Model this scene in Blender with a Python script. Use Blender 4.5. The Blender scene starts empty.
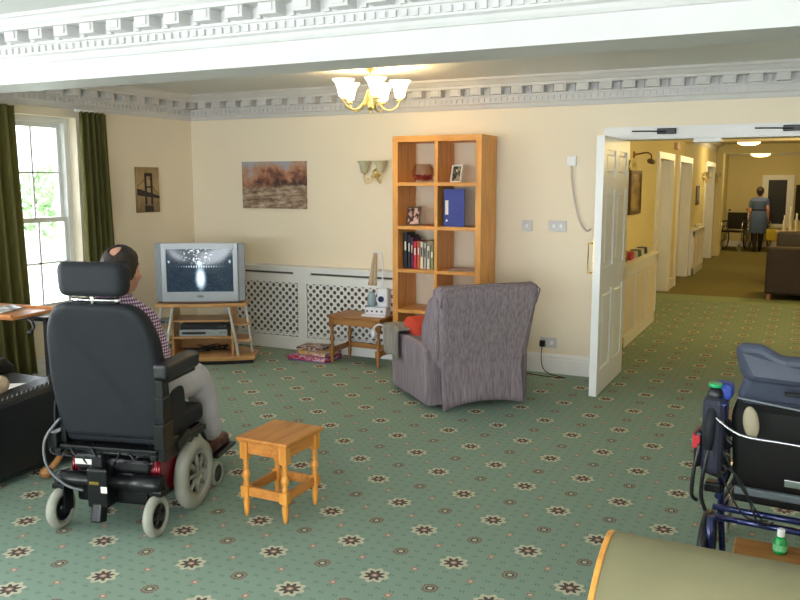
import bpy, bmesh, math, random
from mathutils import Vector, Matrix, Euler
random.seed(7)
PI = math.pi
S = bpy.context.scene
COL = S.collection
V = Vector

# ---------------------------------------------------------------- colour + materials
def lin(c):
    r = []
    for v in c[:3]:
        v = v / 255.0
        r.append(v / 12.92 if v <= .04045 else ((v + .055) / 1.055) ** 2.4)
    return (r[0], r[1], r[2], 1.0)

class NT:
    """small node helper"""
    def __init__(s, m):
        s.m = m; m.use_nodes = True; s.t = m.node_tree; s.b = s.t.nodes['Principled BSDF']
    def n(s, ty, **k):
        x = s.t.nodes.new(ty)
        for a, b in k.items(): setattr(x, a, b)
        return x
    def l(s, a, b): s.t.links.new(a, b)
    def put(s, sock, v):
        if hasattr(v, 'is_output'): s.l(v, sock)
        elif v is not None: sock.default_value = v
    def m_(s, op, a, b=None, c=None, clamp=False):
        x = s.n('ShaderNodeMath', operation=op); x.use_clamp = clamp
        s.put(x.inputs[0], a)
        if b is not None: s.put(x.inputs[1], b)
        if c is not None: s.put(x.inputs[2], c)
        return x.outputs[0]
    def mix(s, f, a, b):
        x = s.n('ShaderNodeMix', data_type='RGBA')
        s.put(x.inputs[0], f); s.put(x.inputs[6], a); s.put(x.inputs[7], b)
        return x.outputs[2]
    def noise(s, vec, scale, detail=3, rough=.5):
        x = s.n('ShaderNodeTexNoise'); x.inputs['Scale'].default_value = scale
        x.inputs['Detail'].default_value = detail; x.inputs['Roughness'].default_value = rough
        if vec is not None: s.l(vec, x.inputs['Vector'])
        return x.outputs[0]
    def mapping(s, vec, scale=(1, 1, 1), rot=(0, 0, 0)):
        x = s.n('ShaderNodeMapping'); x.inputs['Scale'].default_value = scale
        x.inputs['Rotation'].default_value = rot; s.l(vec, x.inputs['Vector']); return x.outputs[0]
    def ramp(s, f, stops):
        x = s.n('ShaderNodeValToRGB'); e = x.color_ramp.elements
        while len(e) < len(stops): e.new(.5)
        for i, (p, c) in enumerate(stops): e[i].position = p; e[i].color = c
        s.put(x.inputs[0], f); return x.outputs[0]
    def bump(s, h, st=.2, d=.01):
        x = s.n('ShaderNodeBump'); x.inputs['Strength'].default_value = st; x.inputs['Distance'].default_value = d
        s.l(h, x.inputs['Height']); s.l(x.outputs[0], s.b.inputs['Normal'])
    def coord(s, k='Object'): return s.n('ShaderNodeTexCoord').outputs[k]

def base(name, rgb, rough=.5, metal=0, spec=.5, coat=0):
    m = bpy.data.materials.new(name); t = NT(m)
    t.b.inputs['Base Color'].default_value = lin(rgb); t.b.inputs['Roughness'].default_value = rough
    t.b.inputs['Metallic'].default_value = metal; t.b.inputs['Specular IOR Level'].default_value = spec
    t.b.inputs['Coat Weight'].default_value = coat
    return m, t

def plain(name, rgb, rough=.5, metal=0, var=.06, scale=9, bump=0, bs=60, spec=.5, coat=0):
    m, t = base(name, rgb, rough, metal, spec, coat)
    co = t.coord()
    n = t.noise(co, scale)
    c = lin(rgb); d = tuple(x * (1 - var) for x in c[:3]) + (1,); e = tuple(min(1, x * (1 + var)) for x in c[:3]) + (1,)
    t.l(t.ramp(n, [(.35, d), (.65, e)]), t.b.inputs['Base Color'])
    if bump: t.bump(t.noise(co, bs), bump, .004)
    return m

def wood(name, a, b, axis=2, rough=.4, scale=7):
    m, t = base(name, a, rough); co = t.coord()
    sc = [scale, scale, scale]; sc[axis] = scale * .12
    mp = t.mapping(co, tuple(sc))
    n = t.noise(mp, 3.2, 5, .6)
    t.l(t.ramp(n, [(.32, lin(b)), (.52, lin(a)), (.7, lin(tuple(min(255, x * 1.07) for x in a)))]), t.b.inputs['Base Color'])
    return m

def emit(name, rgb, st):
    m, t = base(name, rgb); t.b.inputs['Emission Color'].default_value = lin(rgb)
    t.b.inputs['Emission Strength'].default_value = st; return m

M = {}
M['beam'] = plain('beam_paint', (214, 213, 212), .5, var=.015)
M['white_paint'] = plain('white_paint', (236, 234, 232), .35, var=.015)
M['white_frame'] = plain('white_frame', (240, 240, 238), .35, var=.015)
M['cornice'] = plain('cornice_plaster', (216, 214, 214), .6, var=.02)
M['pine'] = wood('golden_pine', (222, 152, 66), (196, 120, 44))
M['pine_h'] = wood('golden_pine_boards', (204, 134, 62), (178, 106, 42), axis=1)
M['beech'] = wood('orange_beech', (222, 158, 76), (202, 136, 58))
M['beech_h'] = wood('orange_beech_shelf', (218, 154, 74), (198, 134, 56), axis=0)
M['oak'] = wood('brown_oak', (168, 116, 62), (136, 86, 42), axis=0)
M['oak_v'] = wood('brown_oak_turned', (164, 112, 60), (130, 82, 40))
M['tvwood'] = wood('stand_veneer', (206, 156, 100), (186, 134, 80), axis=0, rough=.3)
M['traywood'] = wood('tray_veneer', (190, 122, 66), (160, 96, 48), axis=1, rough=.3)
M['brass'] = plain('brass', (206, 170, 92), .25, 1, var=.03)
M['gold'] = plain('pale_gold', (232, 206, 140), .28, .9, var=.03)
M['chrome'] = plain('chrome', (205, 205, 210), .18, 1, var=.02)
M['silver'] = plain('silver_plastic', (168, 172, 178), .4, .25, var=.02)
M['silver_d'] = plain('grey_plastic', (128, 132, 138), .4, .2, var=.02)
M['blackp'] = plain('black_plastic', (26, 27, 30), .35, var=.1)
M['blackm'] = plain('black_metal', (20, 21, 23), .3, .2, var=.1)
M['charcoal'] = plain('charcoal_vinyl', (30, 33, 38), .62, spec=.3, var=.06, scale=14, bump=.15, bs=400)
M['leather'] = plain('black_leather', (24, 25, 28), .32, var=.15, scale=20, bump=.25, bs=180)
M['tyre'] = plain('grey_tyre', (158, 158, 146), .75, var=.06, bump=.1)
M['hubgrey'] = plain('hub_grey', (150, 148, 138), .45, .3)
M['red_met'] = plain('metallic_red', (132, 22, 40), .25, .5, var=.08, coat=.5)
M['skin'] = plain('skin', (205, 148, 124), .55, var=.06, scale=25)
M['hair'] = plain('dark_brown_hair', (44, 32, 27), .6, var=.25, scale=60, bump=.5, bs=160)
M['trousers'] = plain('pale_grey_trousers', (190, 186, 192), .85, var=.05, scale=12, bump=.2, bs=25)
M['shoe'] = plain('brown_leather_shoe', (84, 44, 36), .4, var=.12)
M['frame_gilt'] = plain('thin_brown_frame', (92, 66, 40), .5)
M['curtain_l'] = None
M['cable'] = plain('cable', (228, 228, 224), .5)
M['olive'] = plain('olive_vinyl', (132, 126, 94), .45, var=.05, scale=6, bump=.08, bs=260)
M['navy'] = plain('navy_fabric', (34, 38, 54), .7, var=.08, scale=30, bump=.2, bs=300)
M['slate'] = plain('slate_blue_vinyl', (62, 68, 84), .5, var=.06, scale=12)
M['bluetube'] = plain('blue_enamel_tube', (36, 44, 96), .22, .5, var=.05, coat=.6)
M['redtrim'] = plain('red_webbing', (190, 30, 44), .6)
M['paper'] = plain('paper', (232, 228, 218), .8, var=.04)
M['cream_cloth'] = plain('cream_cloth', (196, 172, 142), .9, var=.06, bump=.2, bs=80)
M['darksofa'] = plain('dark_brown_sofa', (58, 46, 38), .7, var=.08)
M['redcush'] = plain('red_cushion_fabric', (202, 66, 42), .85, var=.08, bump=.3, bs=90)
M['dark'] = plain('dark_void', (30, 29, 27), .9)
M['black'] = plain('near_black', (14, 14, 15), .5)
M['plant'] = plain('dark_leaf', (34, 62, 34), .5, var=.3)
M['amber'] = plain('yellow_bag', (196, 176, 40), .6)
M['bluedress'] = plain('blue_uniform', (84, 104, 150), .85, var=.06)
M['tights'] = plain('dark_tights', (40, 30, 34), .8)

def glass(name, tint=(255, 255, 255), gl=.10, op=0.0):
    m = bpy.data.materials.new(name); m.use_nodes = True; t = m.node_tree
    for n in list(t.nodes): t.nodes.remove(n)
    o = t.nodes.new('ShaderNodeOutputMaterial'); tr = t.nodes.new('ShaderNodeBsdfTransparent'); g = t.nodes.new('ShaderNodeBsdfGlossy')
    tr.inputs[0].default_value = lin(tint); g.inputs['Roughness'].default_value = .05
    lw = t.nodes.new('ShaderNodeLayerWeight'); lw.inputs[0].default_value = .25
    mul = t.nodes.new('ShaderNodeMath'); mul.operation = 'MULTIPLY_ADD'; mul.inputs[1].default_value = .6 if not op else op; mul.inputs[2].default_value = gl * .3
    t.links.new(lw.outputs['Fresnel'], mul.inputs[0])
    mx = t.nodes.new('ShaderNodeMixShader'); t.links.new(mul.outputs[0], mx.inputs[0]); t.links.new(tr.outputs[0], mx.inputs[1]); t.links.new(g.outputs[0], mx.inputs[2])
    t.links.new(mx.outputs[0], o.inputs[0]); return m
M['glass'] = glass('window_glass')
M['bowlglass'] = glass('clear_bowl_glass', (250, 244, 242), .0, .2)

def wall_mat(name, rgb, bump=.05):
    m, t = base(name, rgb, .75, spec=.25); co = t.coord()
    t.l(t.ramp(t.noise(co, 1.5, 2), [(.3, lin(rgb)), (.7, lin(tuple(x * .985 for x in rgb)))]), t.b.inputs['Base Color'])
    t.bump(t.noise(co, 90, 2), bump, .003); return m
M['wall'] = wall_mat('cream_wall', (243, 230, 206))
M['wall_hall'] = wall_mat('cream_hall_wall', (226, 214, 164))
M['ceil'] = wall_mat('textured_ceiling', (232, 232, 230), .5)
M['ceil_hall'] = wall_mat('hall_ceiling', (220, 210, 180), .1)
M['artex'] = M['ceil']

def carpet(name, pattern=True, basec=(138, 158, 142)):
    m, t = base(name, basec, .95, spec=.1); co = t.coord()
    sx = t.n('ShaderNodeSeparateXYZ'); t.l(co, sx.inputs[0]); X, Y = sx.outputs[0], sx.outputs[1]
    a = .2525; b = .2505
    nz = t.noise(t.mapping(co, (60, 60, 60)), 3, 3, .6)
    col = t.mix(nz, lin(tuple(x * .93 for x in basec)), lin(tuple(min(255, x * 1.08) for x in basec)))
    big = t.noise(co, .8, 2)
    col = t.mix(t.m_('MULTIPLY', big, .25), col, lin((134, 158, 150)))
    if pattern:
        dark = lin((70, 34, 38)); creamc = lin((214, 202, 176)); pink = lin((186, 122, 108)); tick = lin((74, 100, 82))
        u = t.m_('DIVIDE', t.m_('ADD', X, 1.01), a); v = t.m_('DIVIDE', t.m_('SUBTRACT', Y, 3.354), b)
        def cell(u, v, s):
            i = t.m_('ROUND', u); j = t.m_('ROUND', v)
            return i, j, t.m_('MULTIPLY', t.m_('SUBTRACT', u, i), s), t.m_('MULTIPLY', t.m_('SUBTRACT', v, j), s)
        # ticks on a fine lattice
        ti, tj, tx, ty = cell(t.m_('MULTIPLY', u, 4), t.m_('ADD', t.m_('MULTIPLY', v, 4), .5), a / 4)
        ax = t.m_('ABSOLUTE', t.m_('SUBTRACT', t.m_('ABSOLUTE', tx), .0065)); ay = t.m_('ABSOLUTE', ty)
        tk = t.m_('MULTIPLY', t.m_('LESS_THAN', ax, .0026), t.m_('LESS_THAN', ay, .0075))
        col = t.mix(t.m_('MULTIPLY', tk, .85), col, tick)
        # pink dots at cell centres
        _, _, dx, dy = cell(t.m_('ADD', u, .5), t.m_('ADD', v, .5), a)
        r = t.m_('SQRT', t.m_('ADD', t.m_('MULTIPLY', dx, dx), t.m_('MULTIPLY', dy, dy)))
        col = t.mix(t.m_('LESS_THAN', r, .0165), col, pink)
        col = t.mix(t.m_('LESS_THAN', r, .008), col, creamc)
        # flowers and squares
        i, j, dx, dy = cell(u, v, a)
        par = t.m_('ABSOLUTE', t.m_('MODULO', t.m_('ADD', i, j), 2.0)); odd = t.m_('GREATER_THAN', par, .5)
        even = t.m_('SUBTRACT', 1.0, odd)
        r = t.m_('SQRT', t.m_('ADD', t.m_('MULTIPLY', dx, dx), t.m_('MULTIPLY', dy, dy)))
        th = t.m_('ARCTAN2', dy, dx); pet = t.m_('COSINE', t.m_('MULTIPLY', th, 8.0))
        wob = t.m_('MULTIPLY', t.m_('SUBTRACT', t.noise(t.mapping(co, (1, 1, 1)), 90, 1), .5), .006)
        R1 = t.m_('ADD', t.m_('MULTIPLY_ADD', pet, .0075, .0585), wob)
        col = t.mix(t.m_('MULTIPLY', even, t.m_('LESS_THAN', r, R1)), col, creamc)
        R1b = t.m_('MULTIPLY_ADD', pet, .010, .036)
        col = t.mix(t.m_('MULTIPLY', even, t.m_('LESS_THAN', r, R1b)), col, dark)
        gap = t.m_('MULTIPLY', t.m_('LESS_THAN', pet, -.45), t.m_('GREATER_THAN', r, .043))
        col = t.mix(t.m_('MULTIPLY', even, t.m_('LESS_THAN', r, .0145)), col, pink)
        col = t.mix(t.m_('MULTIPLY', even, t.m_('LESS_THAN', r, .007)), col, creamc)
        q = t.m_('MAXIMUM', t.m_('ABSOLUTE', dx), t.m_('ABSOLUTE', dy))
        q2 = t.m_('ADD', t.m_('MULTIPLY', q, .6), t.m_('MULTIPLY', r, .4))
        zz = t.m_('MULTIPLY_ADD', t.m_('COSINE', t.m_('MULTIPLY', th, 12.0)), .003, .032)
        col = t.mix(t.m_('MULTIPLY', odd, t.m_('LESS_THAN', q2, zz)), col, lin((140, 92, 84)))
        col = t.mix(t.m_('MULTIPLY', odd, t.m_('LESS_THAN', q2, .0235)), col, lin((146, 156, 134)))
        col = t.mix(t.m_('MULTIPLY', odd, t.m_('LESS_THAN', q2, .018)), col, dark)
        col = t.mix(t.m_('MULTIPLY', odd, t.m_('LESS_THAN', q2, .010)), col, creamc)
        # soften with pile noise
        col = t.mix(t.m_('MULTIPLY', nz, .42), col, lin(basec))
    t.l(col, t.b.inputs['Base Color']); t.bump(t.noise(co, 420, 2), .35, .003)
    return m
M['carpet'] = carpet('patterned_green_carpet')
M['carpet_strip'] = carpet('plain_green_strip', False, (146, 160, 126))
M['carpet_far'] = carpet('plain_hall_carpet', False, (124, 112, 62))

def check_mat():
    m, t = base('checked_shirt', (220, 205, 215), .85); co = t.coord()
    sx = t.n('ShaderNodeSeparateXYZ'); t.l(co, sx.inputs[0])
    def st(o): return t.m_('GREATER_THAN', t.m_('FRACT', t.m_('MULTIPLY', o, 70.0)), .5)
    a = st(sx.outputs[2]); b = st(t.m_('ADD', sx.outputs[0], t.m_('MULTIPLY', sx.outputs[1], .8)))
    s = t.m_('MULTIPLY', t.m_('ADD', a, b), .5)
    t.l(t.ramp(s, [(0, lin((232, 224, 232))), (.5, lin((158, 112, 150))), (1, lin((84, 34, 70)))]), t.b.inputs['Base Color'])
    return m
M['shirt'] = check_mat()

def stripe_fabric(name, a, b, sc=60):
    m, t = base(name, a, .95, spec=.15); co = t.coord()
    n = t.noise(t.mapping(co, (sc, sc, 2.2)), 2.0, 3, .6)
    c = t.ramp(n, [(.3, lin(b)), (.7, lin(a))])
    t.l(c, t.b.inputs['Base Color']); t.bump(n, .4, .004); return m
M['recliner'] = stripe_fabric('mauve_grey_corduroy', (160, 147, 152), (120, 107, 114), 38)
M['blanket'] = stripe_fabric('grey_blanket', (158, 152, 144), (128, 120, 114), 20)

def cloth_mat(name, rgb, tr=.25):
    m, t = base(name, rgb, .85, spec=.2)
    co = t.coord(); n = t.noise(t.mapping(co, (40, 40, 3)), 2)
    c = t.ramp(n, [(.3, lin(tuple(x * .85 for x in rgb))), (.7, lin(rgb))]); t.l(c, t.b.inputs['Base Color'])
    tl = t.n('ShaderNodeBsdfTranslucent'); t.l(c, tl.inputs[0]); mx = t.n('ShaderNodeMixShader'); mx.inputs[0].default_value = tr
    out = [n for n in t.t.nodes if n.type == 'OUTPUT_MATERIAL'][0]
    t.l(t.b.outputs[0], mx.inputs[1]); t.l(tl.outputs[0], mx.inputs[2]); t.l(mx.outputs[0], out.inputs[0]); return m
M['curtain'] = cloth_mat('olive_green_curtain', (128, 122, 72), .38)

def screen_mat():
    m, t = base('television_picture', (20, 26, 36), .12); co = t.coord('Generated')
    sx = t.n('ShaderNodeSeparateXYZ'); t.l(co, sx.inputs[0]); x, y = sx.outputs[0], sx.outputs[2]
    def blob(cx, cy, rx, ry, p=1.0):
        a = t.m_('DIVIDE', t.m_('SUBTRACT', x, cx), rx); b = t.m_('DIVIDE', t.m_('SUBTRACT', y, cy), ry)
        r = t.m_('ADD', t.m_('MULTIPLY', a, a), t.m_('MULTIPLY', b, b))
        return t.m_('MULTIPLY', t.m_('EXPONENT', t.m_('MULTIPLY', r, -1.0)), p)
    n = t.noise(t.mapping(co, (9, 1, 7)), 5, 4)
    g = t.m_('MULTIPLY', t.m_('POWER', n, 2.5), .5)
    s = blob(.51, .32, .055, .20, 1.6)
    s = t.m_('ADD', s, blob(.5, .66, .035, .05, .9))
    spark = t.m_('MULTIPLY', t.m_('GREATER_THAN', t.noise(t.mapping(co, (10, 1, 8)), 3, 1), .60), blob(.48, .88, .17, .17, 1.6))
    dots = t.m_('MULTIPLY', t.m_('GREATER_THAN', t.m_('FRACT', t.m_('MULTIPLY', x, 28.0)), .5), blob(.5, .59, .26, .022, .8))
    s = t.m_('ADD', s, t.m_('ADD', spark, dots)); s = t.m_('ADD', s, blob(.06, .7, .015, .03, .7)); s = t.m_('ADD', s, blob(.93, .7, .015, .04, .7))
    c = t.ramp(t.m_('ADD', g, s, clamp=True), [(0, lin((26, 36, 46))), (.25, lin((58, 74, 88))), (.7, lin((190, 215, 230))), (1, lin((240, 250, 255)))])
    t.l(c, t.b.inputs['Emission Color']); t.b.inputs['Emission Strength'].default_value = 1.0
    t.b.inputs['Base Color'].default_value = lin((14, 18, 22)); return m
M['screen'] = screen_mat()

def painting_mat():
    m, t = base('river_landscape_canvas', (160, 130, 110), .7); co = t.coord('Generated')
    sx = t.n('ShaderNodeSeparateXYZ'); t.l(co, sx.inputs[0]); x, z = sx.outputs[0], sx.outputs[2]
    n = t.noise(t.mapping(co, (3.2, 1, 2.4)), 2.4, 7, .68); n2 = t.noise(t.mapping(co, (1.6, 1, 3.4), (0, .25, 0)), 3.0, 7, .7)
    n3 = t.noise(t.mapping(co, (3.6, 1, 1.4)), 1.3, 3, .5)
    h = t.m_('ADD', z, t.m_('MULTIPLY', t.m_('SUBTRACT', n, .5), .9)); h = t.m_('ADD', h, t.m_('MULTIPLY', t.m_('SUBTRACT', n3, .5), 1.1))
    h = t.m_('SUBTRACT', h, t.m_('MULTIPLY', t.m_('SUBTRACT', x, .35), .30))
    top = t.ramp(h, [(.42, lin((66, 50, 46))), (.56, lin((132, 84, 66))), (.70, lin((178, 128, 100))), (.84, lin((176, 152, 138))), (1.0, lin((164, 166, 180)))])
    bot = t.ramp(n2, [(.34, lin((62, 52, 50))), (.46, lin((132, 108, 88))), (.56, lin((172, 150, 128))), (.66, lin((204, 190, 172)))])
    edge = t.m_('ADD', z, t.m_('MULTIPLY', t.m_('SUBTRACT', n, .5), .35))
    c = t.mix(t.ramp(edge, [(.44, (0, 0, 0, 1)), (.52, (1, 1, 1, 1))]), bot, top)
    t.l(c, t.b.inputs['Base Color']); return m
M['painting'] = painting_mat()
def sepia_mat():
    m, t = base('sepia_sky', (170, 142, 98), .6); co = t.coord('Generated')
    sx = t.n('ShaderNodeSeparateXYZ'); t.l(co, sx.inputs[0])
    n = t.noise(t.mapping(co, (1, 3, 2)), 2, 4)
    t.l(t.ramp(t.m_('ADD', t.m_('MULTIPLY', sx.outputs[2], .6), t.m_('MULTIPLY', n, .4)), [(.2, lin((112, 92, 60))), (.55, lin((184, 156, 112))), (.85, lin((150, 122, 84)))]), t.b.inputs['Base Color']); return m
M['sepia'] = sepia_mat()

# ---------------------------------------------------------------- mesh builder
def frame_of(d):
    d = V(d).normalized(); up = V((0, 0, 1)) if abs(d.z) < .95 else V((1, 0, 0))
    a = d.cross(up).normalized(); return a, a.cross(d).normalized(), d

class MB:
    def __init__(s): s.bm = bmesh.new()
    def _fin(s, geom_v, mi, M_=None):
        if M_ is not None: bmesh.ops.transform(s.bm, matrix=M_, verts=geom_v)
        if mi:
            fs = set(f for v in geom_v for f in v.link_faces)
            for f in fs: f.material_index = mi
        return s
    def box(s, a, b, bev=0, mi=0, rot=None, seg=2):
        """box between corners a,b; rot = Matrix about its centre"""
        a, b = V(a), V(b); c = (a + b) / 2; d = b - a
        t = bmesh.new(); bmesh.ops.create_cube(t, size=1)
        for v in t.verts: v.co = V((v.co.x * abs(d.x), v.co.y * abs(d.y), v.co.z * abs(d.z)))
        if bev: bmesh.ops.bevel(t, geom=t.edges[:], offset=bev, segments=seg, affect='EDGES', profile=.5)
        m = Matrix.Translation(c)
        if rot is not None: m = m @ rot.to_4x4()
        return s.merge(t, m, mi)
    def merge(s, t, m=None, mi=0):
        mp = {}
        for v in t.verts: mp[v] = s.bm.verts.new(m @ v.co if m is not None else v.co)
        for f in t.faces:
            try:
                n = s.bm.faces.new([mp[v] for v in f.verts]); n.material_index = mi; n.smooth = f.smooth
            except ValueError: pass
        t.free(); return s
    def tube(s, pts, r, n=10, mi=0, cap=True, closed=False):
        pts = [V(p) for p in pts]; rs = r if isinstance(r, (list, tuple)) else [r] * len(pts)
        rings = []; prev = None
        for k, p in enumerate(pts):
            if closed: d = pts[(k + 1) % len(pts)] - pts[k - 1]
            elif k == 0: d = pts[1] - p
            elif k == len(pts) - 1: d = p - pts[k - 1]
            else: d = (pts[k + 1] - p).normalized() + (p - pts[k - 1]).normalized()
            d.normalize()
            if prev is None: a = frame_of(d)[0]; b = d.cross(a)
            else:
                a = prev - d * prev.dot(d); a.normalize(); b = d.cross(a)
            prev = a
            rings.append([s.bm.verts.new(p + (a * math.cos(2 * PI * i / n) + b * math.sin(2 * PI * i / n)) * rs[k]) for i in range(n)])
        for k in range(len(rings) - (0 if closed else 1)):
            A, B = rings[k], rings[(k + 1) % len(rings)]
            for i in range(n):
                f = s.bm.faces.new([A[i], A[(i + 1) % n], B[(i + 1) % n], B[i]]); f.material_index = mi; f.smooth = True
        if cap and not closed:
            for R in (rings[0], rings[-1]):
                f = s.bm.faces.new(R); f.material_index = mi
        return s
    def lathe(s, prof, c=(0, 0, 0), axis=(0, 0, 1), n=20, mi=0, close=True):
        """prof: list of (r, h) along axis"""
        a, b, d = frame_of(axis); c = V(c); rings = []
        for r, h in prof:
            rings.append([s.bm.verts.new(c + d * h + (a * math.cos(2 * PI * i / n) + b * math.sin(2 * PI * i / n)) * max(r, .0004)) for i in range(n)])
        for k in range(len(rings) - 1):
            A, B = rings[k], rings[k + 1]
            for i in range(n):
                f = s.bm.faces.new([A[i], A[(i + 1) % n], B[(i + 1) % n], B[i]]); f.material_index = mi; f.smooth = True
        if close:
            for R in (rings[0], rings[-1]):
                f = s.bm.faces.new(R); f.material_index = mi
        return s
    def ell(s, c, r, rot=None, n=16, mi=0):
        t = bmesh.new(); bmesh.ops.create_uvsphere(t, u_segments=n, v_segments=max(8, n * 2 // 3), radius=1)
        for f in t.faces: f.smooth = True
        r = r if isinstance(r, (list, tuple)) else (r, r, r)
        m = Matrix.Translation(V(c)) @ (rot.to_4x4() if rot is not None else Matrix.Identity(4)) @ Matrix.Diagonal((r[0], r[1], r[2], 1))
        return s.merge(t, m, mi)
    def caps(s, ch, n=14):
        """chain of (point, radius): spheres joined by tapered tubes (to be fused by a remesh)"""
        for k, (p, r) in enumerate(ch):
            s.ell(p, r, n=n)
            if k: s.tube([ch[k - 1][0], p], [ch[k - 1][1], r], n)
        return s
    def prism(s, poly, axis, h0, h1, mi=0, bev=0, smooth=False):
        """poly: 2D outline; axis 0:(y,z) 1:(x,z) 2:(x,y), extruded from h0 to h1"""
        def P(u, v, h): return {0: V((h, u, v)), 1: V((u, h, v)), 2: V((u, v, h))}[axis]
        t = bmesh.new(); A = [t.verts.new(P(u, v, h0)) for u, v in poly]; B = [t.verts.new(P(u, v, h1)) for u, v in poly]
        n = len(poly); caps = [t.faces.new(A), t.faces.new(B)]
        for i in range(n): t.faces.new([A[i], A[(i + 1) % n], B[(i + 1) % n], B[i]]).smooth = smooth
        bmesh.ops.recalc_face_normals(t, faces=t.faces[:])
        if bev:
            es = list(set(e for f in caps for e in f.edges)); bmesh.ops.bevel(t, geom=es, offset=bev, segments=3, affect='EDGES', profile=.5)
        return s.merge(t, None, mi)
    def grid(s, fn, nu, nv, mi=0, wrap=False):
        R = [[s.bm.verts.new(fn(i / nu, j / nv)) for j in range(nv + 1)] for i in range(nu + (0 if wrap else 1))]
        for i in range(nu):
            for j in range(nv):
                A = R[i]; B = R[(i + 1) % len(R)]
                f = s.bm.faces.new([A[j], B[j], B[j + 1], A[j + 1]]); f.material_index = mi; f.smooth = True
        return s
    def build(s, name, mats, parent=None, smooth=None, loc=None, recalc=True):
        if recalc: bmesh.ops.recalc_face_normals(s.bm, faces=s.bm.faces[:])
        me = bpy.data.meshes.new(name); s.bm.to_mesh(me); s.bm.free()
        if smooth is not None:
            for p in me.polygons: p.use_smooth = smooth
        o = bpy.data.objects.new(name, me)
        for m in (mats if isinstance(mats, (list, tuple)) else [mats]): me.materials.append(m)
        COL.objects.link(o)
        if parent is not None: o.parent = parent
        if loc is not None: o.location = loc
        return o

def tag(o, label, cat, group=None, kind=None):
    if label: o['label'] = label
    if cat: o['category'] = cat
    if group: o['group'] = group
    if kind: o['kind'] = kind
    return o
def thing(name, label, cat, loc=(0, 0, 0), rz=0, group=None):
    o = bpy.data.objects.new(name, None); COL.objects.link(o); o.empty_display_size = .1
    o.location = loc; o.rotation_euler = (0, 0, rz); return tag(o, label, cat, group)
def struct(o): o['kind'] = 'structure'; return o
def remesh(o, vs, sm=6):
    r = o.modifiers.new('fuse', 'REMESH'); r.mode = 'VOXEL'; r.voxel_size = vs; r.use_smooth_shade = True
    if sm:
        k = o.modifiers.new('smooth', 'SMOOTH'); k.iterations = sm; k.factor = .5
    return o
def solid(o, th, off=0):
    k = o.modifiers.new('solid', 'SOLIDIFY'); k.thickness = th; k.offset = off; return o
def dup(root, loc, rz, label=None, group=None, name=None):
    def cp(o, par):
        c = o.copy(); COL.objects.link(c)
        if par is not None:
            c.parent = par
        for ch in list(o.children): cp(ch, c)
        return c
    r = cp(root, None); r.location = loc; r.rotation_euler = (0, 0, rz)
    if label: r['label'] = label
    if group: r['group'] = group
    return r
RX = lambda a: Matrix.Rotation(math.radians(a), 3, 'X')
RY = lambda a: Matrix.Rotation(math.radians(a), 3, 'Y')
RZ = lambda a: Matrix.Rotation(math.radians(a), 3, 'Z')
def bez(p0, p1, p2, p3, n=12):
    r = []
    for i in range(n + 1):
        t = i / n; r.append(V(p0) * (1 - t) ** 3 + V(p1) * 3 * t * (1 - t) ** 2 + V(p2) * 3 * t * t * (1 - t) + V(p3) * t ** 3)
    return r
def smoothpath(pts, k=6):
    pts = [V(p) for p in pts]; out = []
    for i in range(len(pts) - 1):
        p0 = pts[max(i - 1, 0)]; p1 = pts[i]; p2 = pts[i + 1]; p3 = pts[min(i + 2, len(pts) - 1)]
        for j in range(k):
            t = j / k
            out.append(.5 * ((2 * p1) + (p2 - p0) * t + (2 * p0 - 5 * p1 + 4 * p2 - p3) * t * t + (3 * p1 - p0 - 3 * p2 + p3) * t ** 3))
    out.append(pts[-1]); return out

# ================================================================ SETTING
XL, YB, ZC = -5.70, 6.774, 2.475       # left wall, back wall, ceiling
XR, YR = 2.6, -3.2                      # right wall, rear wall
YBB = 7.06                              # hall side of back wall
HXL, HXR, HY = -1.80, 1.6, 22.5; HZ = 2.42
OX0, OX1, OZ = -1.40, .58, 1.965        # opening to the hall

struct(MB().box((XL - .3, YR, -.1), (XR, 11.85, 0)).build('floor', M['carpet']))
struct(MB().box((HXL - .3, 11.85, -.1), (HXR + .2, 12.45, 0.002)).build('floor', M['carpet_strip']))
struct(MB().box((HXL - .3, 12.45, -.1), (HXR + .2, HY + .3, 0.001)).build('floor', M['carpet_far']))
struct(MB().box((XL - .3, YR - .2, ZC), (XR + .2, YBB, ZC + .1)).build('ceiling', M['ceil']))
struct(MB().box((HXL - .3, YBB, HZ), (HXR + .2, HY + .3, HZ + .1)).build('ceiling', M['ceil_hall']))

# left wall with four window openings along Y
WIN = [(-2.6, -1.4), (-.6, .6), (1.6, 2.8), (4.30, 5.28)]
WZ0, WZ1 = .49, 2.165
mb = MB(); y0 = YR - .2
for a, b in WIN:
    mb.box((XL - .3, y0, 0), (XL, a, ZC)); mb.box((XL - .3, a, 0), (XL, b, WZ0)); mb.box((XL - .3, a, WZ1), (XL, b, ZC)); y0 = b
mb.box((XL - .3, y0, 0), (XL, YBB, ZC)); struct(mb.build('wall_left', M['wall']))
# back wall with opening
mb = MB().box((XL, YB, 0), (OX0, YBB, ZC)).box((OX0, YB, OZ), (OX1, YBB, ZC)).box((OX1, YB, 0), (XR + .2, YBB, ZC))
struct(mb.build('wall_back', M['wall']))
struct(MB().box((XR, YR - .2, 0), (XR + .2, YB, ZC)).build('wall_right', M['wall']))
# rear wall with two big windows
RW = [(-4.6, -2.6), (-1.9, .3), (.7, 2.2)]
mb = MB(); x0 = XL
for a, b in RW:
    mb.box((x0, YR - .2, 0), (a, YR, ZC)); mb.box((a, YR - .2, 0), (b, YR, .6)); mb.box((a, YR - .2, 2.15), (b, YR, ZC)); x0 = b
mb.box((x0, YR - .2, 0), (XR, YR, ZC)); struct(mb.build('wall_rear', M['wall']))

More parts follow.
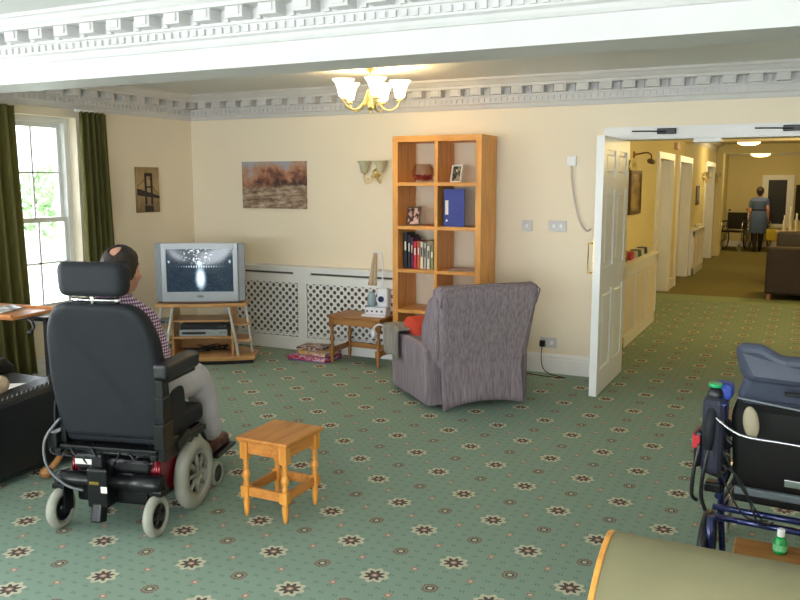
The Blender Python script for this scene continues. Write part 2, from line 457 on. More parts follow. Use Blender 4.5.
# sash windows
def sash(n, y0, y1, x=XL - .15):
    w = thing('window_%d' % n, None, None); w['kind'] = 'structure'
    mb = MB(); z0, z1 = WZ0, WZ1; f = .045
    mb.box((x - .05, y0, z0), (x + .05, y0 + f, z1)).box((x - .05, y1 - f, z0), (x + .05, y1, z1))
    mb.box((x - .05, y0 + f, z1 - f), (x + .05, y1 - f, z1)).box((x - .05, y0 + f, z0), (x + .05, y1 - f, z0 + .05))
    mb.build('window_frame', M['white_frame'], w)
    zm = 1.30
    for (a, b, xx) in ((zm - .02, z1 - f, x - .02), (z0 + .05, zm + .02, x + .015)):
        mb = MB(); h = .035
        mb.box((xx - .018, y0 + f, a), (xx + .018, y0 + f + h, b)).box((xx - .018, y1 - f - h, a), (xx + .018, y1 - f, b))
        mb.box((xx - .017, y0 + f + h, a), (xx + .017, y1 - f - h, a + .04)).box((xx - .017, y0 + f + h, b - .04), (xx + .017, y1 - f - h, b))
        for k in (1, 2):
            yy = y0 + f + (y1 - y0 - 2 * f) * k / 3; mb.box((xx - .012, yy - .008, a), (xx + .012, yy + .008, b))
        zz = (a + b) / 2; mb.box((xx - .012, y0 + f, zz - .008), (xx + .012, y1 - f, zz + .008))
        mb.build('sash', M['white_frame'], w)
        MB().box((xx - .003, y0 + f + .01, a + .01), (xx + .003, y1 - f - .01, b - .01)).build('glass_pane', M['glass'], w)
    MB().box((x + .05, y0 - .05, z0 - .035), (XL + .05, y1 + .05, z0), .006).build('window_sill', M['white_paint'], w)
for i, (a, b) in enumerate(WIN): sash(i + 1, a, b)
for i, (a, b) in enumerate(RW):
    w = thing('window_%d' % (i + 5), None, None); w['kind'] = 'structure'; mb = MB(); y = YR - .1
    mb.box((a, y - .04, .6), (a + .05, y + .04, 2.15)).box((b - .05, y - .04, .6), (b, y + .04, 2.15)).box((a, y - .04, 2.1), (b, y + .04, 2.15)).box((a, y - .04, .6), (b, y + .04, .65))
    for k in (1, 2): xx = a + (b - a) * k / 3; mb.box((xx - .02, y - .03, .6), (xx + .02, y + .03, 2.15))
    mb.build('window_frame', M['white_frame'], w)
    MB().box((a + .04, y - .003, .64), (b - .04, y + .003, 2.11)).build('glass_pane', M['glass'], w)

# beam across the room
BY0, BY1, BZ = 3.26, 3.55, 2.155
struct(MB().box((XL, BY0, BZ), (XR, BY1, ZC)).build('ceiling_beam', M['beam']))

# dentilled cornice
def cornice(name, A, B, nrm, sc=1.0, mat=None, blocks=True, zt=ZC, per=.18):
    A, B, N = V(A), V(B), V(nrm); D = (B - A); L = D.length; D.normalize()
    prof = [(0, 0), (.22, 0), (.22, -.018), (.205, -.024), (.185, -.05), (.172, -.058), (.172, -.078), (.062, -.078), (.062, -.145), (.052, -.148), (.05, -.196), (.03, -.205), (.022, -.222), (.012, -.236), (0, -.24)]
    mb = MB(); P = lambda s_, d, z: A + D * s_ + N * d * sc + V((0, 0, zt + z * sc))
    r0 = [mb.bm.verts.new(P(0, d, z)) for d, z in prof]; r1 = [mb.bm.verts.new(P(L, d, z)) for d, z in prof]
    n = len(prof)
    for i in range(n): mb.bm.faces.new([r0[i], r0[(i + 1) % n], r1[(i + 1) % n], r1[i]])
    mb.bm.faces.new(r0); mb.bm.faces.new(r1)
    def blk(s0, s1, d0, d1, z0, z1):
        vs = [mb.bm.verts.new(P(s_, d, z)) for s_ in (s0, s1) for d in (d0, d1) for z in (z0, z1)]
        for q in ((0, 1, 3, 2), (4, 5, 7, 6), (0, 1, 5, 4), (2, 3, 7, 6), (0, 2, 6, 4), (1, 3, 7, 5)): mb.bm.faces.new([vs[i] for i in q])
    if blocks:
        k = int(L / per)
        for i in range(k):
            s0 = (i + .5) * L / k
            blk(s0 - .047, s0 + .047, .055, .150, -.132, -.07)
            blk(s0 - .030, s0 + .030, .150, .158, -.120, -.082)
            blk(s0 - .013 - L / k / 2, s0 + .013 - L / k / 2, .055, .085, -.135, -.075)
        k = int(L / .05)
        for i in range(k):
            s0 = (i + .5) * L / k; blk(s0 - .014, s0 + .014, .045, .066, -.186, -.156)
    return struct(mb.build(name, mat or M['cornice']))
cornice('trim_1', (XL, YB, 0), (XR, YB, 0), (0, -1, 0))
cornice('trim_2', (XL, BY1, 0), (XL, YB, 0), (1, 0, 0))
cornice('trim_3', (XL, BY0, 0), (XR, BY0, 0), (0, -1, 0), .92)
cornice('trim_4', (XL, YR, 0), (XL, BY0, 0), (1, 0, 0))
cornice('trim_5', (XR, YR, 0), (XR, YB, 0), (-1, 0, 0), blocks=False)
def skirting(name, A, B, nrm, h=.165):
    A, B, N = V(A), V(B), V(nrm); mb = MB(); prof = [(0, 0), (.024, 0), (.024, h - .05), (.018, h - .035), (.018, h - .02), (.008, h), (0, h)]
    r = [[mb.bm.verts.new(P + N * d + V((0, 0, z))) for d, z in prof] for P in (A, B)]; n = len(prof)
    for i in range(n): mb.bm.faces.new([r[0][i], r[0][(i + 1) % n], r[1][(i + 1) % n], r[1][i]])
    mb.bm.faces.new(r[0]); mb.bm.faces.new(r[1]); return struct(mb.build(name, M['white_paint']))
skirting('baseboard_back', (XL, YB, 0), (OX0 - .09, YB, 0), (0, -1, 0))
skirting('baseboard_back', (OX1 + .09, YB, 0), (XR, YB, 0), (0, -1, 0))
skirting('baseboard_left', (XL, YR, 0), (XL, YB, 0), (1, 0, 0), .15)
skirting('baseboard_right', (XR, YR, 0), (XR, YB, 0), (-1, 0, 0))

# door surround of the wide opening
mb = MB(); w = .085
mb.box((OX0 - w, YB - .022, 0), (OX0, YB, OZ + w)).box((OX1, YB - .022, 0), (OX1 + w, YB, OZ + w)).box((OX0, YB - .022, OZ), (OX1, YB, OZ + w))
mb.box((OX0 - w, YB - .03, OZ + w - .02), (OX1 + w, YB - .02, OZ + w))
mb.box((OX0, YB - .01, 0), (OX0 + .02, YBB, OZ)).box((OX1 - .02, YB - .01, 0), (OX1, YBB, OZ)).box((OX0, YB - .01, OZ - .012), (OX1, YBB, OZ))
struct(mb.build('trim_6', M['white_paint']))

# panelled door leaf, standing open into the room
def panel_door(name, loc, rz, w=.96, h=1.955, th=.055, mats=None):
    d = thing(name, None, None, loc, rz); d['kind'] = 'structure'
    mb = MB(); mb.box((.01, -th / 2 + .012, .02), (w - .01, th / 2 - .012, h - .01))
    st, rails = .105, [(.01, .20), (.80, .98), (1.56, 1.66), (h - .10, h)]
    for a, b in rails: mb.box((st, -th / 2 + .0004, a + .0004), (w - st, th / 2 - .0004, b - .0004))
    for a, b in ((0, st), (w - st, w), (w / 2 - .05, w / 2 + .05)): mb.box((a, -th / 2, .01), (b, th / 2, h))
    mb.build('door_leaf', M['white_frame'], d)
    for lo, hi in ((.20, .80), (.98, 1.56), (1.66, h - .10)):
        for a, b in ((st, w / 2 - .05), (w / 2 + .05, w - st)):
            m2 = MB(); m2.box((a + .03, -th / 2 + .003, lo + .03), (b - .03, th / 2 - .003, hi - .03), .012, seg=1)
            m2.build('door_panel', M['white_frame'], d)
    return d
dr = panel_door('door_1', (-1.362, 7.055, 0), -PI / 2)
mb = MB().box((.925, -.0325, .92), (.955, -.0275, 1.20)).tube([(.94, -.03, .95), (.94, -.07, .95), (.94, -.07, 1.17), (.94, -.03, 1.17)], .007, 8)
tag(mb.build('door_handle', M['brass'], dr), 'brass pull handle', None)
for z in (.25, 1.0, 1.75):
    MB().tube([(0, .03, z - .05), (0, .03, z + .05)], .008, 8).build('hinge', M['brass'], dr)

# door closers on the head
def closer(x, label):
    t = thing('door_closer', label, 'door closer', (x, YB - .03, OZ + .045))
    MB().box((-.05, -.03, -.022), (.09, -.001, .022), .005).build('closer_body', M['blackm'], t)
    MB().tube([(.02, -.035, -.005), (-.10, -.045, .0), (-.24, -.02, .004)], .006, 6).build('closer_arm', M['blackm'], t)
closer(-1.02, 'dark metal door closer arm above the open white door')
closer(-.13, 'dark metal door closer on the door head at the photo right edge')
tag(MB().box((-.80, YB - .03, OZ - .045), (-.60, YB + .03, OZ - .011), .006).build('door_catch', M['white_frame']), 'small white catch box under the middle of the wide door head', 'door catch')

# ================================================================ HALL
def hall_wall():
    mb = MB(); doors = [(11.50, 12.75), (13.50, 14.90), (17.30, 18.80)]; y = YBB
    for a, b in doors:
        mb.box((HXL - .25, y, 0), (HXL, a, HZ)); mb.box((HXL - .25, a, 1.93), (HXL, b, HZ)); y = b
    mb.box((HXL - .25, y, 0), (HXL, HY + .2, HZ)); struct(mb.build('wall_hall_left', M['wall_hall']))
    for i, (a, b) in enumerate(doors):
        d = thing('door_%d' % (i + 2), None, None, (HXL, a, 0)); d['kind'] = 'structure'; L = b - a
        MB().box((-.02, -.09, 0), (.035, 0, 2.02)).box((-.02, L, 0), (.035, L + .09, 2.02)).box((-.02, 0, 1.93), (.035, L, 2.02)).box((-.2, 0, 0), (-.0, .03, 1.93)).box((-.2, L - .03, 0), (0, L, 1.93)).build('door_frame', M['white_frame'], d)
        mb = MB().box((-.17, .03, .01), (-.13, L - .03, 1.92))
        for z0, z1 in ((.2, .85), (1.0, 1.75)):
            for u0, u1 in ((.12, L / 2 - .06), (L / 2 + .06, L - .12)): mb.box((-.132, u0, z0), (-.122, u1, z1), .004, seg=1)
        mb.build('door_leaf', M['white_paint'], d)
        MB().tube([(-.13, .13, .98), (-.08, .13, .98), (-.08, .24, .98)], .009, 8).build('door_handle', M['brass'], d)
        struct(MB().box((HXL, (12.84 if i == 0 else (14.99 if i == 1 else 18.89)), 0), (HXL + .02, (13.41 if i == 0 else (17.21 if i == 1 else 19.3)), .15)).build('baseboard_hall', M['white_paint']))
hall_wall()
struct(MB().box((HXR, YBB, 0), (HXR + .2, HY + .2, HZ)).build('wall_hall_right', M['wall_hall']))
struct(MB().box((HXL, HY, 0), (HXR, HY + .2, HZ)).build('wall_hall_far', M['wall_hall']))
struct(MB().box((HXL, 19.35, 0), (HXL + .14, 19.75, HZ - .17)).box((HXR - .14, 19.35, 0), (HXR, 19.75, HZ - .17)).box((HXL, 19.3, HZ - .19), (HXR, 19.8, HZ)).build('trim_7', M['wall_hall']))
struct(MB().box((HXL, 14.1, HZ - .17), (HXR, 14.4, HZ)).build('trim_8', M['ceil_hall']))
cornice('trim_9', (HXL, YBB, 0), (HXL, HY, 0), (1, 0, 0), .6, blocks=False, zt=HZ)
cornice('trim_10', (HXL, HY, 0), (HXR, HY, 0), (0, -1, 0), .6, blocks=False, zt=HZ)
cornice('trim_11', (HXR, YBB, 0), (HXR, HY, 0), (-1, 0, 0), .6, blocks=False, zt=HZ)
skirting('baseboard_hall', (HXL, HY, 0), (HXR, HY, 0), (0, -1, 0), .14)
M['opal'] = emit('glowing_opal_glass', (255, 226, 160), 4.0)
def ceil_lamp(x, y, z, top, label):
    t = thing('ceiling_lamp', label, 'ceiling light', (x, y, z))
    MB().lathe([(.02, -.005), (.12, 0), (.19, .03), (.205, .06), (.19, .085)], n=28).build('lamp_shade', M['opal'], t)
    mb = MB().lathe([(.205, .075), (.215, .085), (.20, .10), (.05, .11)], n=28)
    mb.tube([(0, 0, .10), (0, 0, top - z)], .02, 8).lathe([(.05, top - z - .02), (.07, top - z)], n=16); mb.build('lamp_fitting', M['brass'], t)
    l = bpy.data.lights.new('hall_light', 'POINT'); l.energy = 22; l.color = (1, .78, .38); l.shadow_soft_size = .15
    o = bpy.data.objects.new('hall_light', l); COL.objects.link(o); o.location = (x, y, z - .12)
ceil_lamp(-1.02, 16.9, 2.30, HZ, 'glowing round hall ceiling light, nearer and larger of two')
ceil_lamp(-.97, 20.3, 2.18, HZ, 'glowing hall ceiling light hanging lower on a short stem, farther of two')
for (x, y) in ((.2, 9.6), (.2, 13.0)):   # unseen warm lights without fittings, added to yellow the near hall
    l = bpy.data.lights.new('hall_light', 'POINT'); l.energy = 38; l.color = (1, .74, .32); l.shadow_soft_size = .2
    o = bpy.data.objects.new('hall_light', l); COL.objects.link(o); o.location = (x, y, 2.15)

# hall radiator covers
def hall_cover(y0, y1, x1, h, label):
    t = thing('radiator_cover', label, 'radiator cover', (HXL, y0, 0)); L = y1 - y0; D = x1 - HXL
    mb = MB().box((0.002, -.02, h - .03), (D + .02, L + .02, h), .005)
    mb.build('cover_top', M['white_frame'], t)
    mb = MB().box((0.002, 0, 0), (D, .06, h - .03)).box((0.002, L - .06, 0), (D, L, h - .03)).box((D - .02, 0, .001), (D, L, .12)).box((D - .02, 0, h - .12), (D, L, h - .03))
    n = 3
    for k in range(1, n): mb.box((D - .02, L * k / n - .035, .12), (D, L * k / n + .035, h - .12))
    mb.build('cover_frame', M['white_frame'], t)
    for k in range(n):
        a = L * k / n + (.035 if k else .06); b = L * (k + 1) / n - (.035 if k < n - 1 else .06); m2 = MB()
        q = int((b - a) / .03)
        for i in range(q): yy = a + (b - a) * (i + .5) / q; m2.box((D - .016, yy - .009, .12), (D - .01, yy + .009, h - .12))
        for i in range(5): zz = .12 + (h - .24) * (i + .5) / 5; m2.box((D - .018, a, zz - .006), (D - .013, b, zz + .006))
        m2.build('grille', M['wall'], t)
hall_cover(8.0, 9.98, -1.52, .82, 'cream slatted radiator cover with cards on it beside the open door')
hall_cover(15.08, 16.6, -1.70, .80, 'far cream radiator cover under the small hall mirror')

# ================================================================ OUTSIDE
struct(MB().box((-30, -20, -.6), (XL - .35, 30, -.5)).build('ground', plain('blown_out_ground', (214, 222, 204), .9, var=.2)))  # coloured near-white so the ground looks blown out by daylight
M['leafout'] = plain('pale_green_leaves', (150, 178, 132), .8, var=.35, scale=3)
M['bark'] = plain('bark', (96, 84, 66), .9)
def tree(loc, h, r, label, seed):
    rnd = random.Random(seed); t = thing('garden_tree', label, 'tree', loc)
    MB().tube([(0, 0, 0), (.05, .03, h * .5), (0, 0, h * .8)], [.14, .1, .05], 8).build('trunk', M['bark'], t)
    mb = MB()
    for i in range(900):
        while True:
            p = V((rnd.uniform(-1, 1), rnd.uniform(-1, 1), rnd.uniform(-1, 1)))
            if p.length < 1: break
        p = V((p.x * r, p.y * r, p.z * h * .42 + h * .62)); s_ = rnd.uniform(.08, .18)
        e = Euler((rnd.uniform(0, PI), rnd.uniform(0, PI), rnd.uniform(0, PI))).to_matrix()
        vs = [mb.bm.verts.new(p + e @ V(q) * s_) for q in ((-1, 0, 0), (0, -.5, 0), (1, 0, .1), (0, .5, 0))]
        mb.bm.faces.new(vs)
    o = mb.build('foliage', M['leafout'], t, recalc=False); o['kind'] = 'stuff'
tree((-19.0, 17.0, -.5), 2.5, 1.5, 'pale green garden tree seen through the sash window', 3)
tree((-20.0, 12.5, -.5), 2.3, 1.2, 'smaller pale tree seen low through the left window panes', 5)

# ================================================================ CURTAINS
def curtain(y0a, y1a, y0b, y1b, x, label, n=7, z0=.06, z1=2.215):
    t = thing('curtain', label, 'curtain', (x, (y0a + y1a) / 2, 0)); yc = (y0a + y1a) / 2
    def fn(u, v):
        a = y0a + (y1a - y0a) * u; b = y0b + (y1b - y0b) * u
        s_ = v ** .7; y = b + (a - b) * s_; z = z0 + (z1 - z0) * v
        ph = u * n * 2 * PI; amp = .028 + .022 * (1 - v)
        return V((math.sin(ph) * amp + math.sin(ph * 2.3 + 1) * .008, y - yc + math.cos(ph) * .012, z))
    o = MB().grid(fn, n * 14, 24).build('curtain_cloth', M['curtain'], t); solid(o, .004)
    MB().tube([(-.01, y0a - yc - .03, z1 + .005), (-.01, y1a - yc + .03, z1 + .005)], .012, 8).build('curtain_rail', M['white_paint'], t)
curtain(3.70, 4.555, 3.72, 4.62, -5.58, 'olive green curtain at the left edge of the window, by the photo edge', 8)
curtain(5.205, 5.50, 5.19, 5.58, -5.58, 'olive green curtain at the right side of the sash window', 5)

# ================================================================ PICTURES
t = thing('bridge_picture', 'small unframed sepia picture of a suspension bridge tower by the curtain', 'picture', (XL, 6.10, 1.545))
MB().box((.001, -.15, -.215), (.022, .15, .215)).build('print', M['sepia'], t)
mb = MB()
for y in (-.035, .045): mb.box((.022, y - .013, -.14), (.024, y + .013, .15))
mb.box((.022, -.045, .13), (.0245, .055, .16)).box((.022, -.035, .02), (.0245, .045, .035))
mb.box((.022, -.05, -.21), (.0245, .06, -.15))
mb.prism([(-.149, .015), (.149, -.06), (.149, -.085), (-.149, -.05)], 0, .022, .026)
mb.tube([(.0235, -.149, .03), (.0235, -.05, .10), (.0235, 0, .15)], .0025, 5).tube([(.0235, 0, .15), (.0235, .08, .0), (.0235, .149, -.045)], .0025, 5)
mb.build('bridge_motif', plain('sepia_ink', (46, 36, 32), .6), t)
t = thing('landscape_picture', 'wide canvas of a stream among russet autumn trees on the back wall', 'picture', (-4.68, YB, 1.59))
MB().box((-.372, -.03, -.228), (.372, -.001, .228), .003).build('canvas', M['painting'], t)

# ================================================================ LIGHT FITTINGS
M['frost'] = plain('frosted_glass_unlit', (196, 190, 158), .35, var=.03)
bell = [(.016, 0), (.03, .005), (.036, .03), (.042, .06), (.052, .085), (.068, .105), (.071, .11), (.064, .104), (.048, .084), (.037, .06), (.03, .03), (.012, .008)]
def sconce(loc, rz, label, mat, cat='wall light', sc=1.0, group=None):
    t = thing('wall_light', label, cat, loc, rz, group)
    MB().lathe([(.045, 0), (.045, .008), (.02, .02), (.012, .03)], (0, 0, -.02), (0, -1, 0), 18).build('wall_plate', M['gold'], t)
    for s in (-1, 1):
        a = MB().tube(bez((0, -.025, -.02), (s * .05, -.07, -.16), (s * .11, -.09, -.12), (s * .085, -.09, -.03), 10), .006, 8)
        a.lathe([(.018, -.03), (.02, -.015), (.008, -.03)], (s * .085, -.09, 0), n=14)
        a.ell((s * .03, -.05, -.05), .011).ell((s * .055, -.075, -.075), .009)
        ar = a.build('lamp_arm', M['gold'], t)
        MB().lathe([(r, h - .02) for r, h in bell], (s * .085, -.09, 0), n=20, close=False).build('lamp_shade', mat, ar)
    return t
sconce((-3.55, YB - .001, 1.72), 0, 'unlit twin arm wall light with bell glass shades left of the bookcase', M['frost'])
for y, lb in ((16.95, 'small twin wall light in the hall left of the third doorway'), (19.0, 'small twin wall light in the hall just before the far pilaster')):
    sconce((HXL + .002, y, 1.72), PI / 2, lb, M['frost'])

bell2 = [(r * 1.17, h * 1.17) for r, h in bell]
M['lit'] = emit('lit_glass_shade', (255, 246, 214), 3.2)
t = thing('chandelier', 'lit brass five arm chandelier with white bell shades near the ceiling', 'chandelier', (-3.0, 5.62, 2.475))
MB().lathe([(.055, 0), (.055, -.012), (.03, -.03), (.010, -.04), (.009, -.16), (.022, -.18), (.026, -.21), (.014, -.24), (.03, -.27), (.034, -.29), (.02, -.315), (.006, -.33), (.012, -.338), (.001, -.35)], n=20).build('central_stem', M['gold'], t)
for k in range(5):
    a = 2 * PI * k / 5 + .35; c, s = math.cos(a), math.sin(a)
    R = lambda r, z: (c * r, s * r, z)
    ar = MB().tube(smoothpath([R(.02, -.17), R(.045, -.235), R(.09, -.30), R(.15, -.32), R(.205, -.295), R(.225, -.245)], 5), .0075, 8)
    ar.tube(smoothpath([R(.02, -.20), R(.05, -.275), R(.10, -.285)], 5), .005, 6)
    ar.lathe([(.03, -.01), (.026, 0), (.014, .006), (.018, .02)], R(.225, -.245), n=14)
    ar = ar.build('lamp_arm', M['gold'], t)
    MB().lathe(bell2, R(.225, -.232), n=22, close=False).build('lamp_shade', M['lit'], ar)
    l = bpy.data.lights.new('bulb', 'POINT'); l.energy = 4.5; l.color = (1, .72, .36); l.shadow_soft_size = .03
    o = bpy.data.objects.new('bulb', l); COL.objects.link(o); o.location = V((-3.0, 5.62, 2.475)) + V(R(.225, -.10))

# ================================================================ RADIATOR COVER (back wall)
RC0, RC1, RCY, RCH = -5.25, -3.22, 6.63, .815
t = thing('radiator_cover', 'long white radiator cover with pierced lattice panels under the landscape picture', 'radiator cover', (RC0, RCY, 0))
L = RC1 - RC0; D = YB - RCY - .002
mb = MB(); mb.box((0, 0, .001), (L, .02, .13)).box((0, 0, RCH - .16), (L, .02, RCH - .075)).box((0, 0, RCH - .055), (L, .02, RCH - .02))
cuts = [0.0, .957, L]; pans = []
for i in range(2):
    a, b = cuts[i], cuts[i + 1]; mb.box((a, 0, .13), (a + .05, .02, RCH - .16)).box((b - .05, 0, .13), (b, .02, RCH - .16)); pans.append((a + .05, b - .05))
    mb.box((a, 0, RCH - .075), (a + .10, .02, RCH - .055)).box((b - .10, 0, RCH - .075), (b, .02, RCH - .055))
mb.box((0, .02, 0.001), (.02, D, RCH - .02)).box((L - .02, .02, 0.001), (L, D, RCH - .02))
mb.build('cover_frame', M['white_frame'], t)
MB().box((-.015, -.015, RCH - .02), (L + .015, D, RCH), .004).build('cover_top', M['white_frame'], t)
MB().box((.02, D - .05, .15), (L - .02, D - .01, RCH - .04)).build('radiator', plain('grey_radiator', (120, 114, 108), .6), t)
for i, (a, b) in enumerate(pans):
    mb = MB(); p = .076; z0, z1 = .13, RCH - .16; y = .012
    na = int((b - a) / p) + 2; nb = int((z1 - z0) / p) + 2
    def holecell(cx, cz):
        h = p / 2; r = .0195
        out = [V((cx + h, y, cz)), V((cx + h / 2, y, cz + h / 2)), V((cx, y, cz + h)), V((cx - h / 2, y, cz + h / 2)), V((cx - h, y, cz)), V((cx - h / 2, y, cz - h / 2)), V((cx, y, cz - h)), V((cx + h / 2, y, cz - h / 2))]
        inn = [V((cx + r * math.cos(k * PI / 4), y, cz + r * math.sin(k * PI / 4))) for k in range(8)]
        O = [mb.bm.verts.new(q) for q in out]; I = [mb.bm.verts.new(q) for q in inn]; J = [mb.bm.verts.new(q + V((0, .006, 0))) for q in inn]
        for k in range(8):
            mb.bm.faces.new([O[k], O[(k + 1) % 8], I[(k + 1) % 8], I[k]]); mb.bm.faces.new([I[k], I[(k + 1) % 8], J[(k + 1) % 8], J[k]])
    for u in range(na):
        for v in range(nb):
            for o_ in (0, .5):
                cx = a + (u + o_) * p; cz = z0 + (v + o_) * p
                if a - .01 < cx < b + .01 and z0 - .01 < cz < z1 + .01: holecell(cx, cz)
    o = mb.build('lattice_panel', M['white_frame'], t)

# ================================================================ BOOKCASE
BX0, BX1, BF, BB, BH = -3.195, -2.385, 6.38, 6.745, 2.005
t = thing('bookcase', 'tall open golden wood bookcase of square cells standing against the back wall', 'bookcase', ((BX0 + BX1) / 2, (BF + BB) / 2, 0))
hx = (BX1 - BX0) / 2; hy = (BB - BF) / 2; T = .05
shelves = [1.605, 1.235, .862, .508, .14]
for s in (-1, 1): MB().box((s * hx, -hy, .001), (s * (hx - T), hy, BH - T), .002).build('side_panel', M['beech'], t)
MB().box((-hx, -hy, BH - T), (hx, hy, BH), .002).build('top_panel', M['beech_h'], t)
MB().box((-hx + T, -hy + .01, .001), (hx - T, -hy + .03, .12)).build('plinth', M['beech_h'], t)
for z in shelves: MB().box((-hx + T, -hy + .003, z - .018), (hx - T, hy, z + .012), .0015).build('shelf', M['beech_h'], t)
MB().box((-.015, -hy + .004, .152), (.015, hy, BH - T), .0015).build('divider', M['beech'], t)
SH = [z + .0125 for z in shelves]
def book(x, w, h, d, z, rgb, label, y=6.47, lean=0):
    m = plain('book_cover', rgb, .5, var=.03)
    mb = MB(); mb.box((0, 0, 0), (w, .004, h)).box((0, 0, 0), (.003, d, h)).box((w - .003, 0, 0), (w, d, h)); mb.box((.003, .004, .004), (w - .003, d - .004, h - .004), mi=1)
    if rgb[0] + rgb[1] + rgb[2] > 420: mb.box((w * .3, -.0006, h * .45), (w * .7, 0, h * .8), mi=2)
    else: mb.box((w * .3, -.0006, h * .5), (w * .7, 0, h * .75), mi=1)
    o = mb.build('book', [m, M['paper'], M['charcoal']]); o.location = (x, y, z); o.rotation_euler = (0, math.radians(lean), 0)
    return tag(o, label, 'book', 'books on the third shelf')
bx = BX0 + T + .012
for w, h, rgb, lb in ((.036, .31, (30, 44, 66), 'tall navy book leftmost in the row on the bookcase'), (.030, .29, (34, 32, 36), 'black book between the navy and the purple book'), (.020, .27, (92, 40, 84), 'thin purple book beside the black book'), (.034, .235, (196, 34, 60), 'crimson red book in the row of shelf books'), (.028, .24, (214, 96, 54), 'orange red book right of the crimson one'), (.030, .232, (226, 214, 192), 'cream spined book right of the orange one'), (.026, .225, (196, 184, 168), 'beige spined book fourth from right in the row'), (.030, .20, (226, 220, 208), 'short white book beneath the small grey box'), (.034, .20, (128, 132, 84), 'short olive and cream book right of the short white one'), (.026, .215, (232, 224, 206), 'rightmost pale book in the shelf row')):
    book(bx, w, h, .17, SH[2], rgb, lb); bx += w + .0025
# small box laid on the short books
bxx = bx - .100
tag(MB().box((bxx, 6.472, SH[2] + .2005), (bxx + .065, 6.62, SH[2] + .245), .003).build('small_box', plain('taupe_box', (146, 134, 112), .7)), 'small taupe box lying on top of the short books', 'box')
# binder
t = thing('ring_binder', 'upright royal blue ring binder with a white spine label on the bookcase', 'binder', (-2.745, 6.44, SH[1]))
MB().box((0, 0, 0), (.06, .26, .315), .003).box((.058, .0, 0), (.19, .012, .315)).build('cover', plain('royal_blue_card', (24, 42, 138), .35), t)
MB().box((.017, -.0012, .10), (.045, -.0002, .22)).build('spine_label', M['paper'], t)
MB().lathe([(.010, 0), (.010, .002), (.006, .002)], (.031, .0, .05), (0, -1, 0), 14).build('finger_ring', M['chrome'], t)
# bowl with potpourri
t = thing('glass_bowl', 'round clear glass bowl of dried red petals on the top shelf', 'bowl', (-2.975, 6.53, SH[0]))
MB().lathe([(.04, .001), (.075, .02), (.098, .06), (.10, .09), (.085, .135), (.070, .155), (.067, .155), (.082, .133), (.096, .09), (.094, .062), (.072, .024), (.001, .006)], n=28, close=False).build('bowl', M['bowlglass'], t)
rnd = random.Random(2); mb = MB()
for i in range(130):
    a = rnd.uniform(0, 2 * PI); r = .078 * math.sqrt(rnd.random()); mb.ell((math.cos(a) * r, math.sin(a) * r, .012 + rnd.uniform(.006, .042) + r * .10), (.012, .008, .004), Euler((rnd.uniform(0, 3), rnd.uniform(0, 3), 0)).to_matrix(), 6)
o = mb.build('petals', plain('dried_petals', (140, 44, 50), .8, var=.4, scale=40), t); o['kind'] = 'stuff'
# photo frames
def pframe(loc, w, h, rz, fm, label, photo):
    t = thing('photo_frame', label, 'photo frame', loc, rz); R = RX(-12)
    c = V((0, 0, h / 2 + .004))
    def bx_(a, b, mat, nm, tilt=True):
        mb = MB(); mb.box(a, b); bmesh.ops.rotate(mb.bm, verts=mb.bm.verts[:], cent=(0, 0, 0), matrix=R); return mb.build(nm, mat, t)
    f = .012; mb = MB()
    mb.box((-w / 2, 0, .003), (w / 2, .012, f)).box((-w / 2, 0, h - f), (w / 2, .012, h)).box((-w / 2, 0, f), (-w / 2 + f, .012, h - f)).box((w / 2 - f, 0, f), (w / 2, .012, h - f))
    bmesh.ops.rotate(mb.bm, verts=mb.bm.verts[:], cent=(0, 0, 0), matrix=R); mb.build('frame', fm, t)
    bx_((-w / 2 + .005, .006, .008), (w / 2 - .005, .009, h - .005), photo, 'photograph')
    MB().tube([(0, .02, h * .7), (0, .075, .004)], .005, 6).build('easel_back', fm, t)
def photomat(name, stops, sc):
    m, tt = base(name, (128, 128, 128), .3); n = tt.noise(tt.mapping(tt.coord('Generated'), (sc, 1, sc)), 1.6, 2)
    tt.l(tt.ramp(n, stops), tt.b.inputs['Base Color']); return m
pframe((-3.045, 6.47, SH[1]), .125, .165, .1, M['frame_gilt'], 'small dark framed portrait photograph on the second shelf', photomat('portrait', [(.42, lin((60, 36, 34))), (.5, lin((200, 150, 136))), (.62, lin((214, 186, 180)))], 2))
pframe((-2.665, 6.50, SH[0]), .11, .15, -.25, M['white_paint'], 'small white framed photograph on the top shelf right cell', photomat('snapshot', [(.4, lin((42, 46, 36))), (.5, lin((92, 92, 72))), (.6, lin((150, 140, 120)))], 2))
tag(MB().lathe([(.02, 0), (.055, .004), (.06, .016), (.056, .016), (.05, .007), (.001, .005)], (-2.905, 6.46, SH[1]), n=20, close=False).build('glass_dish', M['bowlglass']), 'low clear glass dish beside the dark framed portrait', 'dish')
t = thing('magazine', 'thin grey magazines lying flat in the third shelf right cell', 'magazine', (-2.58, 6.51, SH[2]), .2, 'x'); del t['group']
for k in range(2): MB().box((-.13 + k * .01, -.09, .0005 + k * .008), (.12, .10, .007 + k * .008), .001, rot=RZ(8 * k)).build('issue', plain('magazine_cover', (128 + 30 * k, 120, 112), .35, var=.3, scale=30), t)

